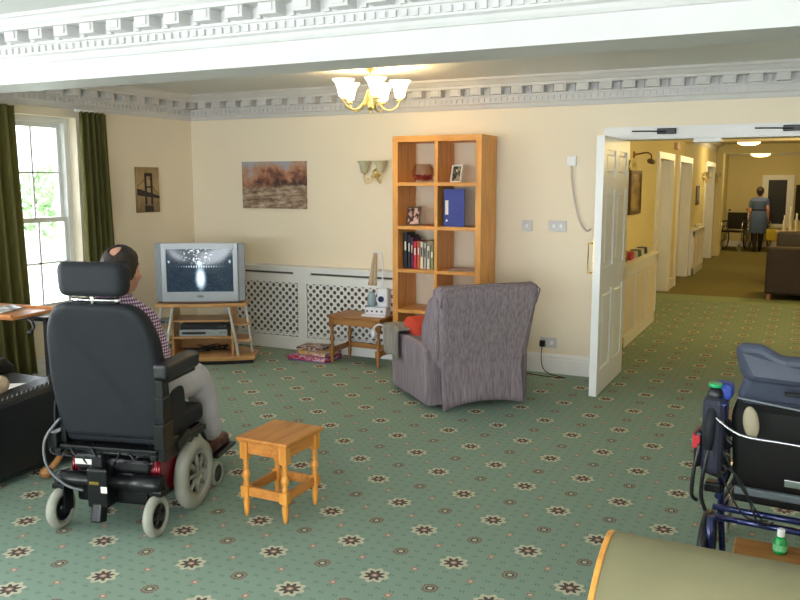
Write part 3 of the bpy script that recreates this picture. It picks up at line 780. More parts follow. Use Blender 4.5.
# ================================================================ WALL ELECTRICS
def plate(loc, w, h, label, kind):
    t = thing('light_switch' if kind == 's' else 'wall_socket', label, 'light switch' if kind == 's' else 'socket', loc)
    MB().box((-w / 2, -.009, -h / 2), (w / 2, -.0005, h / 2), .003).build('face_plate', plain('grey_white_plastic', (206, 204, 204), .35), t)
    n = 2 if w > .1 else 1
    for k in range(n):
        x = (k - (n - 1) / 2) * .06
        MB().box((x - .012, -.014, -.016), (x + .012, -.009, .016), .002).build('rocker', M['white_frame'], t)
    return t
plate((-2.112, YB, 1.252), .09, .09, 'single white light switch on the wall right of the bookcase', 's')
plate((-1.848, YB, 1.255), .15, .09, 'double white light switch plate near the open door', 's')
plate((-1.90, YB, .262), .15, .09, 'low white double wall socket behind the recliner', 'o')
t = thing('power_plug', 'black plug with black flex in the low wall socket', 'plug', (-1.945, YB - .0145, .255))
MB().box((-.024, -.035, -.026), (.024, 0, .026), .006).build('plug', M['blackp'], t)
MB().tube(smoothpath([(0, -.02, -.02), (0, -.05, -.10), (.02, -.06, -.20), (.10, -.09, -.245), (.24, -.14, -.2515), (.05, -.15, -.2515), (-.16, -.10, -.2515), (-.42, -.16, -.2515)]), .004, 6).build('flex', M['blackp'], t)
t = thing('entry_buzzer', 'small white wall box with a hanging pale cable beside the open door', 'wall box', (-1.743, YB, 1.79))
MB().box((-.04, -.03, -.04), (.04, -.0005, .04), .005).build('housing', M['white_frame'], t)
MB().tube(smoothpath([(0, -.02, -.04), (.012, -.02, -.18), (.045, -.02, -.36), (.09, -.03, -.50), (.15, -.06, -.565), (.20, -.12, -.545)]), .008, 6).build('hanging_cable', plain('pale_flex', (206, 196, 188), .5), t)

# ================================================================ TELEVISION + STAND
ang = math.radians(30)
t = thing('tv_stand', 'light wood television stand with curved silver metal bars and open shelves', 'tv stand', (-4.89, 5.915, 0), ang)
def bow(w, d, z0, z1, cut=.16, front=.0):
    """shelf outline: bowed front, chamfered back corners"""
    pts = []
    for i in range(13):
        u = -1 + 2 * i / 12; pts.append((u * w / 2, -d / 2 + .05 * (u * u) - .05 - front))
    pts += [(w / 2, d / 2 - cut), (w / 2 - cut, d / 2), (-w / 2 + cut, d / 2), (-w / 2, d / 2 - cut)]
    return pts
MB().prism(bow(.80, .42, 0, 0), 2, .518, .55, bev=.004).build('top_shelf', M['tvwood'], t)
MB().prism(bow(.74, .40, 0, 0), 2, .551, .570, bev=.004).build('swivel_plate', plain('dark_edge', (96, 66, 48), .4), t)
MB().prism(bow(.94, .46, 0, 0), 2, .035, .07, bev=.004).build('base_shelf', M['tvwood'], t)
MB().prism(bow(.90, .42, 0, 0), 2, .001, .035).build('plinth', M['blackp'], t)
for s in (-1, 1):
    MB().box((s * .255, -.16, .07), (s * .275, .16, .518)).build('upright', M['tvwood'], t)
    for z in (.19, .34): MB().prism([(s * .275, -.17), (s * (.45 - z * .08), -.17), (s * (.43 - z * .08), .10), (s * .275, .15)], 2, z, z + .014).build('side_shelf', M['tvwood'], t)
    for yy, q in ((-.19, 1), (-.05, .6)):
        x1 = .47 if q == 1 else .475; x0 = .375
        pts = smoothpath([(s * (x0 - (0.13 if q == 1 else 0)), yy - .03 * q, .52), (s * (x0 + .03 - (0.12 if q == 1 else 0)), yy - .03 * q, .30), (s * (x0 + .055 - (0.11 if q == 1 else 0)), yy - .03 * q, .07)])
        MB().tube(pts, .012, 8).build('metal_bar', plain('pale_silver_bar', (226, 226, 224), .3, .3), t)
MB().box((-.255, -.17, .375), (.255, .15, .39)).build('middle_shelf', M['tvwood'], t)
MB().box((-.255, -.17, .225), (.255, .15, .24)).build('middle_shelf', M['tvwood'], t)
MB().box((-.255, .150, .07), (.255, .155, .16)).build('back_strip', M['tvwood'], t)
def onstand(name, a, b, label, cat, mat, det=None):
    o = thing(name, label, cat, (-4.89, 5.915, 0), ang)
    MB().box(a, b, .004).build('casing', mat, o)
    w = b[0] - a[0]; zc = (a[2] + b[2]) / 2
    MB().box((a[0] + w * .06, a[1] - .002, zc - .010), (a[0] + w * .55, a[1] + .001, zc + .010)).build('slot', M['blackp'], o)
    for k in range(3): MB().lathe([(.006, 0), (.006, .006)], (b[0] - .02 - k * .022, a[1], zc), (0, -1, 0), 10).build('button', M['chrome'], o)
    return o
onstand('video_recorder', (-.21, -.15, .2405), (.22, .12, .30), 'silver video recorder under the television shelf', 'video recorder', M['silver'])
onstand('set_top_box', (-.20, -.13, .3005), (.21, .10, .345), 'thin dark box stacked on the silver video recorder', 'set-top box', M['blackp'])
onstand('small_receiver', (-.39, -.15, .3548), (-.29, .0, .395), 'small grey receiver on the stand left side shelf', 'receiver', M['silver_d'])
t = thing('cable_tangle', 'black cables lying tangled on the television stand base', 'cables', (-4.89, 5.915, .07), ang)
rnd = random.Random(4)
for k in range(4):
    MB().tube(smoothpath([(rnd.uniform(-.22, .22), rnd.uniform(-.1, .1), .006 + rnd.uniform(0, .05)) for i in range(7)]), .005, 6).build('cable', M['blackp'], t)
# television
t = thing('television', 'silver widescreen tube television showing a white figure on a dark stage', 'television', (-4.865, 5.890, .571), math.radians(29))
W, H = .785, .515
mb = MB()
mb.box((-W / 2 + .095, -.20, 0), (W / 2 - .095, -.16, .085)).box((-W / 2 + .095, -.20, H - .05), (W / 2 - .095, -.16, H))
mb.box((-W / 2 + .06, -.20, 0), (-W / 2 + .10, -.16, H)).box((W / 2 - .10, -.20, 0), (W / 2 - .06, -.16, H))
mb.build('front_bezel', M['silver'], t)
for s in (-1, 1):
    MB().box((s * W / 2, -.185, .0), (s * (W / 2 - .062), -.13, H), .01).build('speaker', plain('speaker_grille', (150, 154, 160), .6, bump=.6, bs=500), t)
mb = MB(); A = []; B = []
mb.box((-W / 2 + .03, -.16, .01), (W / 2 - .03, -.08, H - .01), .01)
for (lst, w2, z0, z1, y) in ((A, W / 2 - .04, .015, H - .02, -.08), (B, .19, .06, H - .16, .20)):
    for x, z in ((-w2, z0), (w2, z0), (w2, z1), (-w2, z1)): lst.append(mb.bm.verts.new((x, y, z)))
mb.bm.faces.new(A); mb.bm.faces.new(B)
for i in range(4): mb.bm.faces.new([A[i], A[(i + 1) % 4], B[(i + 1) % 4], B[i]])
mb.build('rear_housing', M['silver_d'], t)
def scr(u, v):
    x = (u - .5) * .612; z = .083 + v * (H - .131)
    return V((x, -.185 - .012 * (1 - (2 * u - 1) ** 2) * (1 - (2 * v - 1) ** 2), z))
MB().grid(scr, 16, 10).build('screen', M['screen'], t)
MB().box((-.305, -.19, .078), (-.299, -.18, H - .045)).box((.299, -.19, .078), (.305, -.18, H - .045)).build('screen_surround', M['blackp'], t)
MB().ell((0, -.2, .045), (.03, .005, .012)).build('badge', M['silver_d'], t)

# ================================================================ TURNED TABLES
def turned_leg(z1, r=.021, sq=.021):
    """square blocks top and stretcher height, turned between"""
    mb = MB(); mb.box((-sq, -sq, z1 - .085), (sq, sq, z1), .002); mb.box((-sq, -sq, .10), (sq, sq, .155), .002)
    mb.lathe([(.009, 0.0), (.014, .03), (.018, .075), (.014, .09), (.020, .10)], n=14)
    h0, h1 = .155, z1 - .085; P = [(.019, 0), (.011, .04), (.018, .10), (.012, .16), (.013, .22), (.020, .34), (.022, .44), (.014, .56), (.011, .62), (.018, .67), (.011, .73), (.016, .82), (.012, .90), (.019, 1.0)]
    mb.lathe([(r_, h0 + h * (h1 - h0)) for r_, h in P], n=14); return mb
def table(name, label, loc, rz, w, d, h, top_m, leg_m, str_m, inset=.035, cat='table', st='box'):
    t = thing(name, label, cat, loc, rz)
    MB().box((-w / 2, -d / 2, h - .02), (w / 2, d / 2, h), .007, seg=3).box((-w / 2 + .008, -d / 2 + .008, h - .026), (w / 2 - .008, d / 2 - .008, h - .018), .002).build('tabletop', top_m, t)
    lx, ly = w / 2 - inset, d / 2 - inset
    for sx in (-1, 1):
        for sy in (-1, 1):
            o = turned_leg(h - .026).build('leg', leg_m, t); o.location = (sx * lx, sy * ly, 0)
    mb = MB(); z0, z1 = h - .085, h - .026
    for s in (-1, 1):
        mb.box((-lx, s * ly - .009, z0), (lx, s * ly + .009, z1)); mb.box((s * lx - .009, -ly, z0), (s * lx + .009, ly, z1))
    mb.build('apron', str_m, t)
    for s in (-1, 1):
        MB().box((s * lx - .008, -ly, .105), (s * lx + .008, ly, .15)).build('stretcher', str_m, t)
        if not (st == 'H' and s == -1): MB().box((-lx, s * ly - .008, .105), (lx, s * ly + .008, .15)).build('stretcher', str_m, t)
    return t
table('side_table', 'small golden pine nest table standing alone on the patterned carpet', (-2.254, 3.262, 0), 0, .296, .335, .405, M['pine_h'], M['pine'], M['pine_h'])
table('side_table', 'brown wooden turned leg side table between bookcase and radiator cover', (-3.50, 6.40, 0), math.radians(-3), .55, .36, .445, M['oak'], M['oak_v'], M['oak'], st='H')

# gadget on the table
t = thing('appliance', 'small white gadget with dark dial and tall hooked stem on brown table', 'appliance', (-3.34, 6.37, .4455), .1)
whp = plain('glossy_white_plastic', (226, 226, 232), .3)
MB().box((-.13, -.07, 0), (.10, .07, .018), .006).build('base_plate', whp, t)
MB().box((-.10, -.055, .018), (.10, .055, .085), .012).build('lower_body', whp, t)
for k in range(4): MB().lathe([(.009, 0), (.009, .004)], (-.075 + k * .045, -.055, .05), (0, -1, 0), 12).build('button', M['slate'], t)
MB().box((.01, -.05, .085), (.115, .05, .255), .02).build('upper_body', whp, t)
MB().lathe([(.026, 0), (.026, .012), (.02, .014)], (.055, -.05, .16), (0, -1, 0), 20).build('dial', plain('dark_blue', (24, 32, 76), .3), t)
MB().lathe([(.034, 0), (.038, .02), (.038, .09), (.026, .11), (.026, .125)], (-.055, 0, .086), n=18).build('jar', plain('pale_blue_jar', (150, 170, 176), .25), t)
MB().tube(smoothpath([(.045, 0, .25), (.05, 0, .42), (.045, 0, .54), (.02, 0, .565), (-.03, 0, .565)]), .008, 8).build('hooked_stem', whp, t)
o = MB().grid(lambda u, v: V((-.02 + (u - .5) * (.03 + .05 * (1 - v)) - .03 * (1 - v), math.sin(u * 14) * .012, .27 + .29 * v)), 18, 8).build('hanging_cloth', plain('beige_cloth', (206, 184, 158), .9), t); solid(o, .004)
t = thing('headphones', 'black and white headphones hanging at the right corner of the brown table', 'headphones', (-3.215, 6.165, .33), .5)
MB().tube([(math.cos(a) * .055, 0, math.sin(a) * .06 + .02) for a in [PI * k / 14 for k in range(15)]], .009, 8).build('headband', whp, t)
for s, m_ in ((-1, whp), (1, M['blackp'])):
    MB().lathe([(.02, -.02), (.042, -.012), (.045, .01), (.03, .022)], (s * .055, 0, .0), (1, 0, 0), 20).build('ear_cup', m_, t)
# game boxes
def gbox(a, b, rz, col, col2, label):
    c = ((a[0] + b[0]) / 2, (a[1] + b[1]) / 2, a[2]); t = thing('game_box', label, 'box', c, rz, 'boxed games beside the brown table')
    w, d, h = b[0] - a[0], b[1] - a[1], b[2] - a[2]
    MB().box((-w / 2 + .004, -d / 2 + .004, 0), (w / 2 - .004, d / 2 - .004, h - .002)).build('box_tray', plain('box_base', col2, .5), t)
    m, tt = base('printed_lid', col, .35); n = tt.noise(tt.mapping(tt.coord(), (9, 9, 24)), 1.5, 1)
    tt.l(tt.ramp(n, [(.40, lin(col)), (.47, lin(col2)), (.53, lin((230, 220, 214))), (.6, lin(col))]), tt.b.inputs['Base Color'])
    MB().box((-w / 2, -d / 2, h * .25), (w / 2, d / 2, h), .002).build('box_lid', m, t)
gbox((-4.20, 6.22, .001), (-3.785, 6.50, .045), -.05, (206, 60, 92), (120, 70, 150), 'bottom pink and purple game box on the carpet by the brown table')
gbox((-4.10, 6.25, .0452), (-3.79, 6.50, .085), -.12, (214, 168, 60), (150, 70, 140), 'middle yellow and purple game box of the stack on the carpet')
gbox((-4.16, 6.30, .0852), (-3.90, 6.52, .112), .1, (112, 52, 48), (170, 150, 130), 'top dark red game box of the stack on the carpet')

# ================================================================ RECLINER
t = thing('recliner_chair', 'mauve grey corduroy recliner seen from behind, facing the television', 'armchair', (-2.30, 5.742, 0), math.radians(47.5))
RM = M['recliner']
MB().box((-.31, -.28, .06), (.31, .35, .34), .03).build('base', RM, t)
MB().box((-.255, -.22, .33), (.255, .44, .47), .045, seg=3).build('seat', RM, t)
for s in (-1, 1):
    prof = [(-.31, .03), (.37, .03), (.38, .40), (.35, .455), (.27, .475), (.0, .475), (-.22, .47), (-.30, .43)]
    mb = MB().prism(prof, 0, s * .255, s * .42, bev=.03); mb.build('arm', RM, t, smooth=False)
# backrest: wide leaning shell
def backfn(w, y, z, th=0): pass
mb = MB()
prof = [(-.375, .30), (-.42, .50), (-.505, .84), (-.48, .895), (-.42, .905), (-.34, .88), (-.26, .60), (-.20, .40), (-.22, .30)]
mb.prism(prof, 0, -.355, .355, bev=.03)
for v in mb.bm.verts:
    f = (v.co.z - .30) / .60; v.co.x *= .93 + .17 * max(0, min(1, f))
    v.co.z += .018 * (1 - (v.co.x / .4) ** 2) * max(0, f)
mb.build('backrest', RM, t)
for s in (-1, 1):
    mb = MB().prism([(-.36, .36), (-.455, .80), (-.40, .85), (-.30, .80), (-.15, .60), (-.12, .47), (-.20, .36)], 0, s * .325, s * .375, bev=.02)
    for v in mb.bm.verts: v.co.x += s * .03 * max(0, (v.co.z - .4) / .45)
    mb.build('side_wing', RM, t)
o = MB().grid(lambda u, v: V(((u - .5) * .64 - .01, -.375 - .012 * math.sin(PI * v) - .035 * (1 - v) ** 2 - .025 * (abs(2 * u - 1) ** 6) * (1 - v) + .004 * math.sin(u * 60) * (1 - v), .015 + .34 * v + .045 * (1 - v) * (1 - abs(2 * u - 1) ** 2))), 40, 8).build('rear_valance', RM, t); solid(o, .018)
MB().tube([(-.375, -.470, .76), (-.385, -.505, .86), (-.345, -.512, .895), (0, -.515, .915), (.345, -.512, .895), (.385, -.505, .86), (.375, -.470, .76)], .006, 6).build('piping', RM, t)
for sx in (-1, 1):
    for sy in (-.22, .36): MB().lathe([(.025, 0), (.025, .06)], (sx * .28, sy, 0), n=12).build('foot', M['blackp'], t)
Rrot = Matrix.Rotation(math.radians(47.5), 4, 'Z')
o = MB().box((-.19, -.13, -.06), (.19, .13, .06), .055, seg=4).build('cushion', M['redcush']); o.location = V((-2.30, 5.742, .52)) + Rrot @ V((-.17, .17, 0)); o.rotation_euler = (.2, 0, math.radians(50))
tag(o, 'bright red cushion lying on the recliner seat', 'cushion')
def bl(u, v):
    s = (u - .5) * .62      # across the arm
    if abs(s) < .10: x, z = s, .004 * (1 - (s / .1) ** 2)
    else:
        e = abs(s) - .10; x = math.copysign(.10 + .012 * math.sin(v * 9 + 1), s) ; z = -e * (1.0 if s < 0 else .45)
    return V((x - .345, .12 + v * .33 + .015 * math.sin(u * 5), .500 + z + .006 * math.sin(v * 26 + u * 6)))
o = MB().grid(bl, 32, 16).build('blanket', M['blanket']); solid(o, .014, 1); o.location = (-2.30, 5.742, 0); o.rotation_euler = (0, 0, math.radians(47.5))
tag(o, 'folded grey blanket draped over the recliner left arm', 'blanket')

# ================================================================ POWER WHEELCHAIR
def rr(pts, n=6):
    """round an outline's corners: list of (x,z,r)"""
    out = []; N = len(pts)
    for i in range(N):
        p = V(pts[i][:2]).to_3d(); a = V(pts[i - 1][:2]).to_3d(); b = V(pts[(i + 1) % N][:2]).to_3d(); r = pts[i][2]
        d1 = (a - p).normalized(); d2 = (b - p).normalized(); A_ = p + d1 * r; B_ = p + d2 * r
        for k in range(n + 1):
            u = k / n; q = A_ * (1 - u) ** 2 + p * 2 * u * (1 - u) + B_ * u * u; out.append((q.x, q.y))
    return out
A0 = math.radians(14)
t = thing('power_wheelchair', 'charcoal powered wheelchair with headrest, red shrouds and grey tyres, facing television', 'wheelchair', (-2.835, 2.69, 0), A0)
def tyre(R, w, c, ax=(1, 0, 0), D=None):
    mb = MB(); r = w / 2; D = D or r * 1.1; prof = [(R - D, -r * .7), (R - D * .5, -r), (R - r * .3, -r * .75), (R, -r * .25), (R, r * .25), (R - r * .3, r * .75), (R - D * .5, r), (R - D, r * .7), (R - D * .98, 0), (R - D, -r * .7)]
    return mb.lathe(prof, c, ax, 36, close=False)
def wheel(R, w, c, spokes, root, side):
    D_ = R * .40; o = tyre(R, w, c, D=D_).build('drive_wheel' if R > .12 else 'caster_wheel', M['tyre'], root)
    mb = MB(); mb.lathe([(R - D_ * 1.12, -w * .36), (R - D_ * .97, -w * .36), (R - D_ * .97, w * .36), (R - D_ * 1.12, w * .36), (R - D_ * 1.12, -w * .36)], c, (1, 0, 0), 36, close=False)
    mb.lathe([(.03 if R > .12 else .018, -w * .4), (.03 if R > .12 else .018, w * .4)], c, (1, 0, 0), 18)
    h = mb.build('hub', M['hubgrey'] if R > .12 else M['blackp'], o)
    mb = MB(); Ri = R - D_
    for k in range(spokes):
        a = 2 * PI * k / spokes
        p = V(c) + V((side * w * .18, math.cos(a) * Ri, math.sin(a) * Ri)); q = V(c) + V((side * w * .25, math.cos(a) * .02, math.sin(a) * .02))
        mb.tube([q, p], [.016 if R > .12 else .010, .009], 6)
    mb.build('spokes', M['hubgrey'] if R > .12 else M['blackp'], h)
    MB().lathe([(Ri, -.004), (Ri, .004)], V(c) - V((side * w * .1, 0, 0)), (1, 0, 0), 30).build('hub_disc', M['black'], h)
    return o
for s in (-1, 1):
    wheel(.178, .068, (s * .262, .36, .178), 8, t, s)
    wheel(.098, .048, (s * .245, 0, .098), 6, t, s)
    MB().box((s * .245 - s * .036, -.02, .08), (s * .245 - s * .028, .05, .21), .003).tube([(s * .215, 0, .098), (s * .255, 0, .098)], .012, 10).box((s * .245 - .036, -.01, .19), (s * .245 + .036, .07, .215), .004).lathe([(.03, .20), (.032, .26), (.02, .275)], (s * .245, .04, 0), n=16).build('caster_fork', M['blackm'], t)
    w_ = tyre(.065, .035, (s * .235, .67, .065)); w_.lathe([(.05, -.012), (.05, .012)], (s * .235, .67, .065), (1, 0, 0), 20, mi=1); w_.build('anti_tip_wheel', [M['tyre'], M['blackp']], t)
    MB().box((s * .205, .45, .06), (s * .222, .69, .10), .005).build('anti_tip_arm', M['blackm'], t)
    # red shroud
    mb = MB().prism([(.07, .20), (.09, .33), (.20, .40), (.36, .42), (.48, .39), (.55, .25), (.50, .16), (.12, .15)], 0, s * .165, s * .222, bev=.012)
    for k in range(5): mb.tube([(s * (.175 + k * .012), .10, .345), (s * (.175 + k * .012), .074, .22)], .007, 8)
    mb.build('red_shroud', M['red_met'], t)
    # motors
    MB().lathe([(.052, 0), (.055, .02), (.055, .14), (.045, .16), (.03, .165)], (s * .01, .14, .285), (s, 0, 0), 22).build('motor', M['blackm'], t)
    # armrest
    if s > 0:
        MB().box((.255, -.005, .735), (.330, .335, .815), .02, seg=3).build('armrest_pad', M['leather'], t)
        MB().box((.275, -.01, .36), (.31, .035, .74), .004).box((.275, .02, .715), (.31, .32, .738), .004).box((.265, -.03, .42), (.318, .06, .54), .006).box((.27, -.02, .56), (.315, .05, .66), .006).build('armrest_frame', M['blackm'], t)
    else:
        MB().box((-.275, .09, .62), (-.215, .16, .99), .02, seg=3).build('armrest_pad', M['leather'], t)
        MB().box((-.26, .05, .40), (-.23, .09, .66), .004).build('armrest_frame', M['blackm'], t)
    MB().prism(rr([(.04, .47, .03), (.05, .60, .04), (.12, .66, .04), (.24, .67, .05), (.25, .55, .04), (.17, .44, .04)]), 0, s * .278, s * .287, bev=.003).build('side_guard', M['charcoal'], t)
    MB().box((s * .262, .02, .36), (s * .31, .13, .45), .006).box((s * .25, .10, .39), (s * .32, .22, .44), .006, rot=RX(20)).tube([(s * .27, .05, .36), (s * .29, .2, .40), (s * .28, .3, .37)], .012, 8).build('recline_bracket', M['blackm'], t)
# rear cross tube and centre block
MB().lathe([(.034, -.27), (.040, -.25), (.040, -.12), (.034, -.11), (.034, .11), (.046, .12), (.046, .23), (.038, .27)], (0, .03, .232), (1, 0, 0), 20).build('rear_axle_tube', M['blackm'], t)
MB().box((-.085, -.03, .12), (.02, .06, .31), .012).box((-.06, -.045, .05), (-.01, .02, .14), .008, rot=RX(-15)).build('centre_bracket', M['blackm'], t)
MB().box((-.20, .06, .11), (.20, .50, .27), .02).build('battery_box', M['blackm'], t)
MB().box((-.19, .05, .27), (.19, .42, .34), .02).box((-.16, .0, .30), (-.02, .08, .37), .012).build('controller_housing', M['blackp'], t)
MB().box((-.001, -.0465, .205), (.03, -.0455, .235)).build('rating_sticker', M['paper'], t)
o = MB().box((-.155, -.002, .32), (-.07, -.0005, .345)).build('warning_label', M['paper'], t)
MB().box((-.07, -.0315, .235), (-.02, -.0305, .25)).build('gold_label', M['brass'], t)
MB().tube(smoothpath([(-.25, .04, .52), (-.31, .0, .42), (-.29, -.02, .30), (-.20, -.02, .22), (-.12, .0, .19)]), .0065, 8).build('control_cable', plain('grey_cable', (104, 106, 108), .4), t)
rnd = random.Random(8)
for k in range(9):
    x = -.22 + k * .05
    MB().tube(smoothpath([(x, .02 + rnd.uniform(-.02, .03), .30 + rnd.uniform(0, .05)), (x + rnd.uniform(-.08, .08), .0, .36 + rnd.uniform(-.02, .02)), (x + rnd.uniform(-.1, .1), .08, .40)]), .005, 6).build('wiring', M['blackp'], t)
MB().box((-.25, .02, .375), (.25, .50, .40), .006).box((-.26, .0, .355), (-.23, .52, .385), .005).box((.23, .0, .355), (.26, .52, .385), .005).tube([(-.25, .04, .37), (.25, .04, .37)], .014, 10).tube([(-.14, .1, .34), (-.14, .1, .38)], .02, 8).tube([(.14, .1, .34), (.14, .1, .38)], .02, 8).build('seat_frame', M['blackm'], t)
for s in (-1, 1): MB().tube([(s * .18, .08, .36), (s * .18, .13, .47), (s * .14, .09, .75)], .012, 8).build('back_post', M['blackm'], t)
MB().box((-.245, .06, .405), (.245, .54, .50), .03, seg=3).build('seat_cushion', M['charcoal'], t)
# backrest
ol = rr([(-.265, .43, .06), (.265, .43, .06), (.29, .70, .05), (.275, .93, .05), (.215, 1.085, .09), (-.215, 1.085, .09), (-.275, .93, .05), (-.29, .70, .05)])
mb = MB().prism(ol, 1, -.045, .045, bev=.03)
bmesh.ops.triangulate(mb.bm, faces=[f for f in mb.bm.faces if len(f.verts) > 4])
for v in mb.bm.verts: v.co.y += .035 * (v.co.x / .28) ** 2 + .075 - (v.co.z - .43) * .15
remesh(mb.build('backrest', M['charcoal'], t), .009, 8)
hb = MB().prism(rr([(-.165, 1.115, .045), (.165, 1.115, .045), (.175, 1.27, .05), (-.175, 1.27, .05)]), 1, -.04, .04, bev=.03)
bmesh.ops.triangulate(hb.bm, faces=[f for f in hb.bm.faces if len(f.verts) > 4])
for v in hb.bm.verts: v.co.y += .03 * (v.co.x / .16) ** 2 - .045
remesh(hb.build('headrest', M['charcoal'], t), .008, 6)
MB().tube([(-.10, -.03, 1.098), (.12, -.03, 1.10)], .010, 8).tube([(0, -.03, 1.05), (0, -.03, 1.15)], .012, 8).ell((.12, -.03, 1.10), .015).build('headrest_bracket', M['chrome'], t)
# legrest + footplate
for s in (-1, 1): MB().tube([(s * .17, .50, .38), (s * .17, .62, .34), (s * .15, .80, .12)], .012, 8).build('legrest_tube', M['blackm'], t)
MB().box((-.20, .78, .105), (.20, 1.03, .125), .008, rot=RX(2)).build('footplate', M['blackp'], t)

# ================================================================ SEATED PERSON
p = thing('person', 'man with dark hair and bald crown in checked shirt, seated in power wheelchair', 'person', (-2.835, 2.69, 0), A0)
hy_ = .155; HC = V((.03, hy_ + .01, 1.212))
mb = MB()
mb.caps([((0, .20, .60), .12), ((0, .17, .78), .125), ((0, .13, .93), .115), ((0, .115, 1.02), .07), ((.012, .135, 1.09), .052), ((.025, .15, 1.14), .052)])
mb.caps([((-.135, .13, .955), .055), ((.135, .13, .955), .055)])
for s in (-1, 1):
    mb.caps([((s * .14, .13, .95), .052), ((s * .20, .15, .76), .040), ((s * .11, .40, .69), .030), ((s * .07, .46, .675), .026)])
    # hand: palm, four fingers and thumb resting on the thigh
    P0 = V((s * .055, .49, .672)); mb.ell(P0, (.038, .045, .015))
    for k, (dx, ln) in enumerate(((-.026, .058), (-.009, .066), (.009, .062), (.025, .048))):
        b = P0 + V((dx, .035, .002)); mb.caps([(b, .0085), (b + V((-s * .004, ln * .55, .001)), .008), (b + V((-s * .008, ln, -.014)), .0072)], 8)
    th = P0 + V((-s * .034, -.005, 0)); mb.caps([(th, .011), (th + V((-s * .02, .025, .002)), .0095), (th + V((-s * .022, .05, -.006)), .008)], 8)
    mb.caps([((s * .09, .22, .585), .078), ((s * .15, .62, .595), .05), ((s * .152, .73, .40), .042), ((s * .142, .815, .22), .030)])
    mb.caps([((s * .135, .83, .17), .026), ((s * .13, .96, .16), .024)])
# head: skull, jaw, face, nose, ears
mb.ell(HC + V((0, -.005, .015)), (.078, .098, .098), n=24); mb.ell(HC + V((0, .03, -.05)), (.058, .065, .065), n=20)
mb.ell(HC + V((0, .105, -.018)), (.013, .02, .022)); mb.ell(HC + V((0, .085, -.062)), (.025, .012, .008)); mb.ell(HC + V((0, .075, -.095)), (.025, .02, .018))
for s in (-1, 1):
    mb.ell(HC + V((s * .080, -.002, -.018)), (.010, .022, .034), RY(s * 10)); mb.ell(HC + V((s * .03, .088, .022)), (.022, .01, .007)); mb.ell(HC + V((s * .045, .065, -.035)), (.02, .02, .018))
body = remesh(mb.build('body', M['skin'], p), .0065, 5)
for s in (-1, 1): MB().ell(HC + V((s * .03, .087, .005)), (.012, .007, .006)).ell(HC + V((s * .03, .093, .005)), .0045, mi=1).build('eye', [M['white_paint'], M['black']], p)
# hair: shell without the crown patch
mb = MB(); t_ = bmesh.new(); bmesh.ops.create_uvsphere(t_, u_segments=96, v_segments=64, radius=1)
crown = V((.02, -.50, .86)).normalized()
kill = []
for v in t_.verts:
    d = v.co.normalized()
    keep = (d.y < (.02 + .75 * d.z if d.z > 0 else .02 + .5 * d.z) and d.z > -.60 + .25 * max(0, d.y + .5)) 
    if d.y > .62: keep = False
    ang_ = math.acos(max(-1, min(1, d.dot(crown)))); wob = .33 + .06 * math.sin(d.x * 9)
    if ang_ < wob: keep = False
    if not keep: kill.append(v)
bmesh.ops.delete(t_, geom=kill, context='VERTS')
for v in t_.verts:
    d = v.co.copy(); k = 1.0 + .012 * math.sin(d.x * 31 + d.z * 17) * math.sin(d.y * 23) + .012 * math.sin(d.x * 70 + d.y * 20)
    v.co = V((d.x * .083 * k, d.y * .104 * k - .005, d.z * .103 * k + .014)) + HC
for f in t_.faces: f.smooth = True
mb.merge(t_); hr = solid(mb.build('hair', M['hair'], p), .009, -.2)
mb = MB()
mb.caps([((0, .20, .60), .15), ((0, .17, .78), .148), ((0, .13, .93), .14), ((0, .115, 1.00), .11), ((.01, .13, 1.06), .068)])
mb.caps([((-.145, .13, .975), .078), ((-.075, .125, 1.015), .082), ((0, .12, 1.035), .088), ((.075, .125, 1.015), .082), ((.145, .13, .975), .078)])
mb.caps([((-.12, .14, .88), .10), ((.12, .14, .88), .10)])
for s in (-1, 1): mb.caps([((s * .15, .13, .965), .077), ((s * .195, .14, .86), .068), ((s * .215, .15, .77), .058), ((s * .125, .38, .692), .042)])
remesh(mb.build('shirt', M['shirt'], p), .011, 4)
mb = MB().lathe([(.064, 1.06), (.066, 1.10), (.071, 1.102), (.080, 1.07), (.078, 1.05)], (.015, .132, 0), n=26, close=False); solid(mb.build('shirt_collar', M['shirt'], p), .004)
mb = MB(); mb.caps([((-.06, .19, .60), .135), ((.06, .19, .60), .135)])
for s in (-1, 1): mb.caps([((s * .09, .22, .59), .10), ((s * .15, .62, .60), .082), ((s * .154, .68, .53), .080), ((s * .152, .79, .27), .066)], 28)
remesh(mb.build('trousers', M['trousers'], p), .011, 14)
for s in (-1, 1):
    mb = MB(); mb.ell((s * .135, .84, .175), (.045, .062, .042)).ell((s * .13, .95, .165), (.046, .085, .035)).box((s * .13 - .04, .79, .128), (s * .13 + .04, 1.02, .15), .012)
    remesh(mb.build('shoe', M['shoe'], p), .006, 3)

# ================================================================ LEFT SOFA CHAIR, CUSHION, TRAY TABLE
t = thing('leather_armchair', 'black leather armchair at the left edge behind the power wheelchair', 'armchair', (-4.22, 2.93, 0))
LM = M['leather']
MB().box((-.40, -.52, .05), (.40, .58, .36), .03).build('base', LM, t)
MB().box((-.30, -.40, .32), (.30, .62, .42), .045, seg=3).build('seat_cushion', LM, t)
for s in (-1, 1):
    o = MB().prism([(-.62, .03), (.64, .03), (.66, .45), (.60, .505), (.40, .512), (-.40, .45), (-.62, .46)], 0, s * .30, s * .48, bev=.04).build('arm', LM, t)
    mb = MB()
    for k in range(38): mb.tube([(s * .465, -.50 + k * .03,   .452 + max(0, k - 5) * .0022), (s * .452, -.485 + k * .03, .460 + max(0, k - 5) * .0022)], .003, 5)
    q = mb.build('stitching', plain('pale_stitching', (150, 150, 150), .7), o); q['kind'] = 'stuff'
MB().box((-.44, -.70, .05), (.44, -.46, .92), .07, seg=3).build('backrest', LM, t)
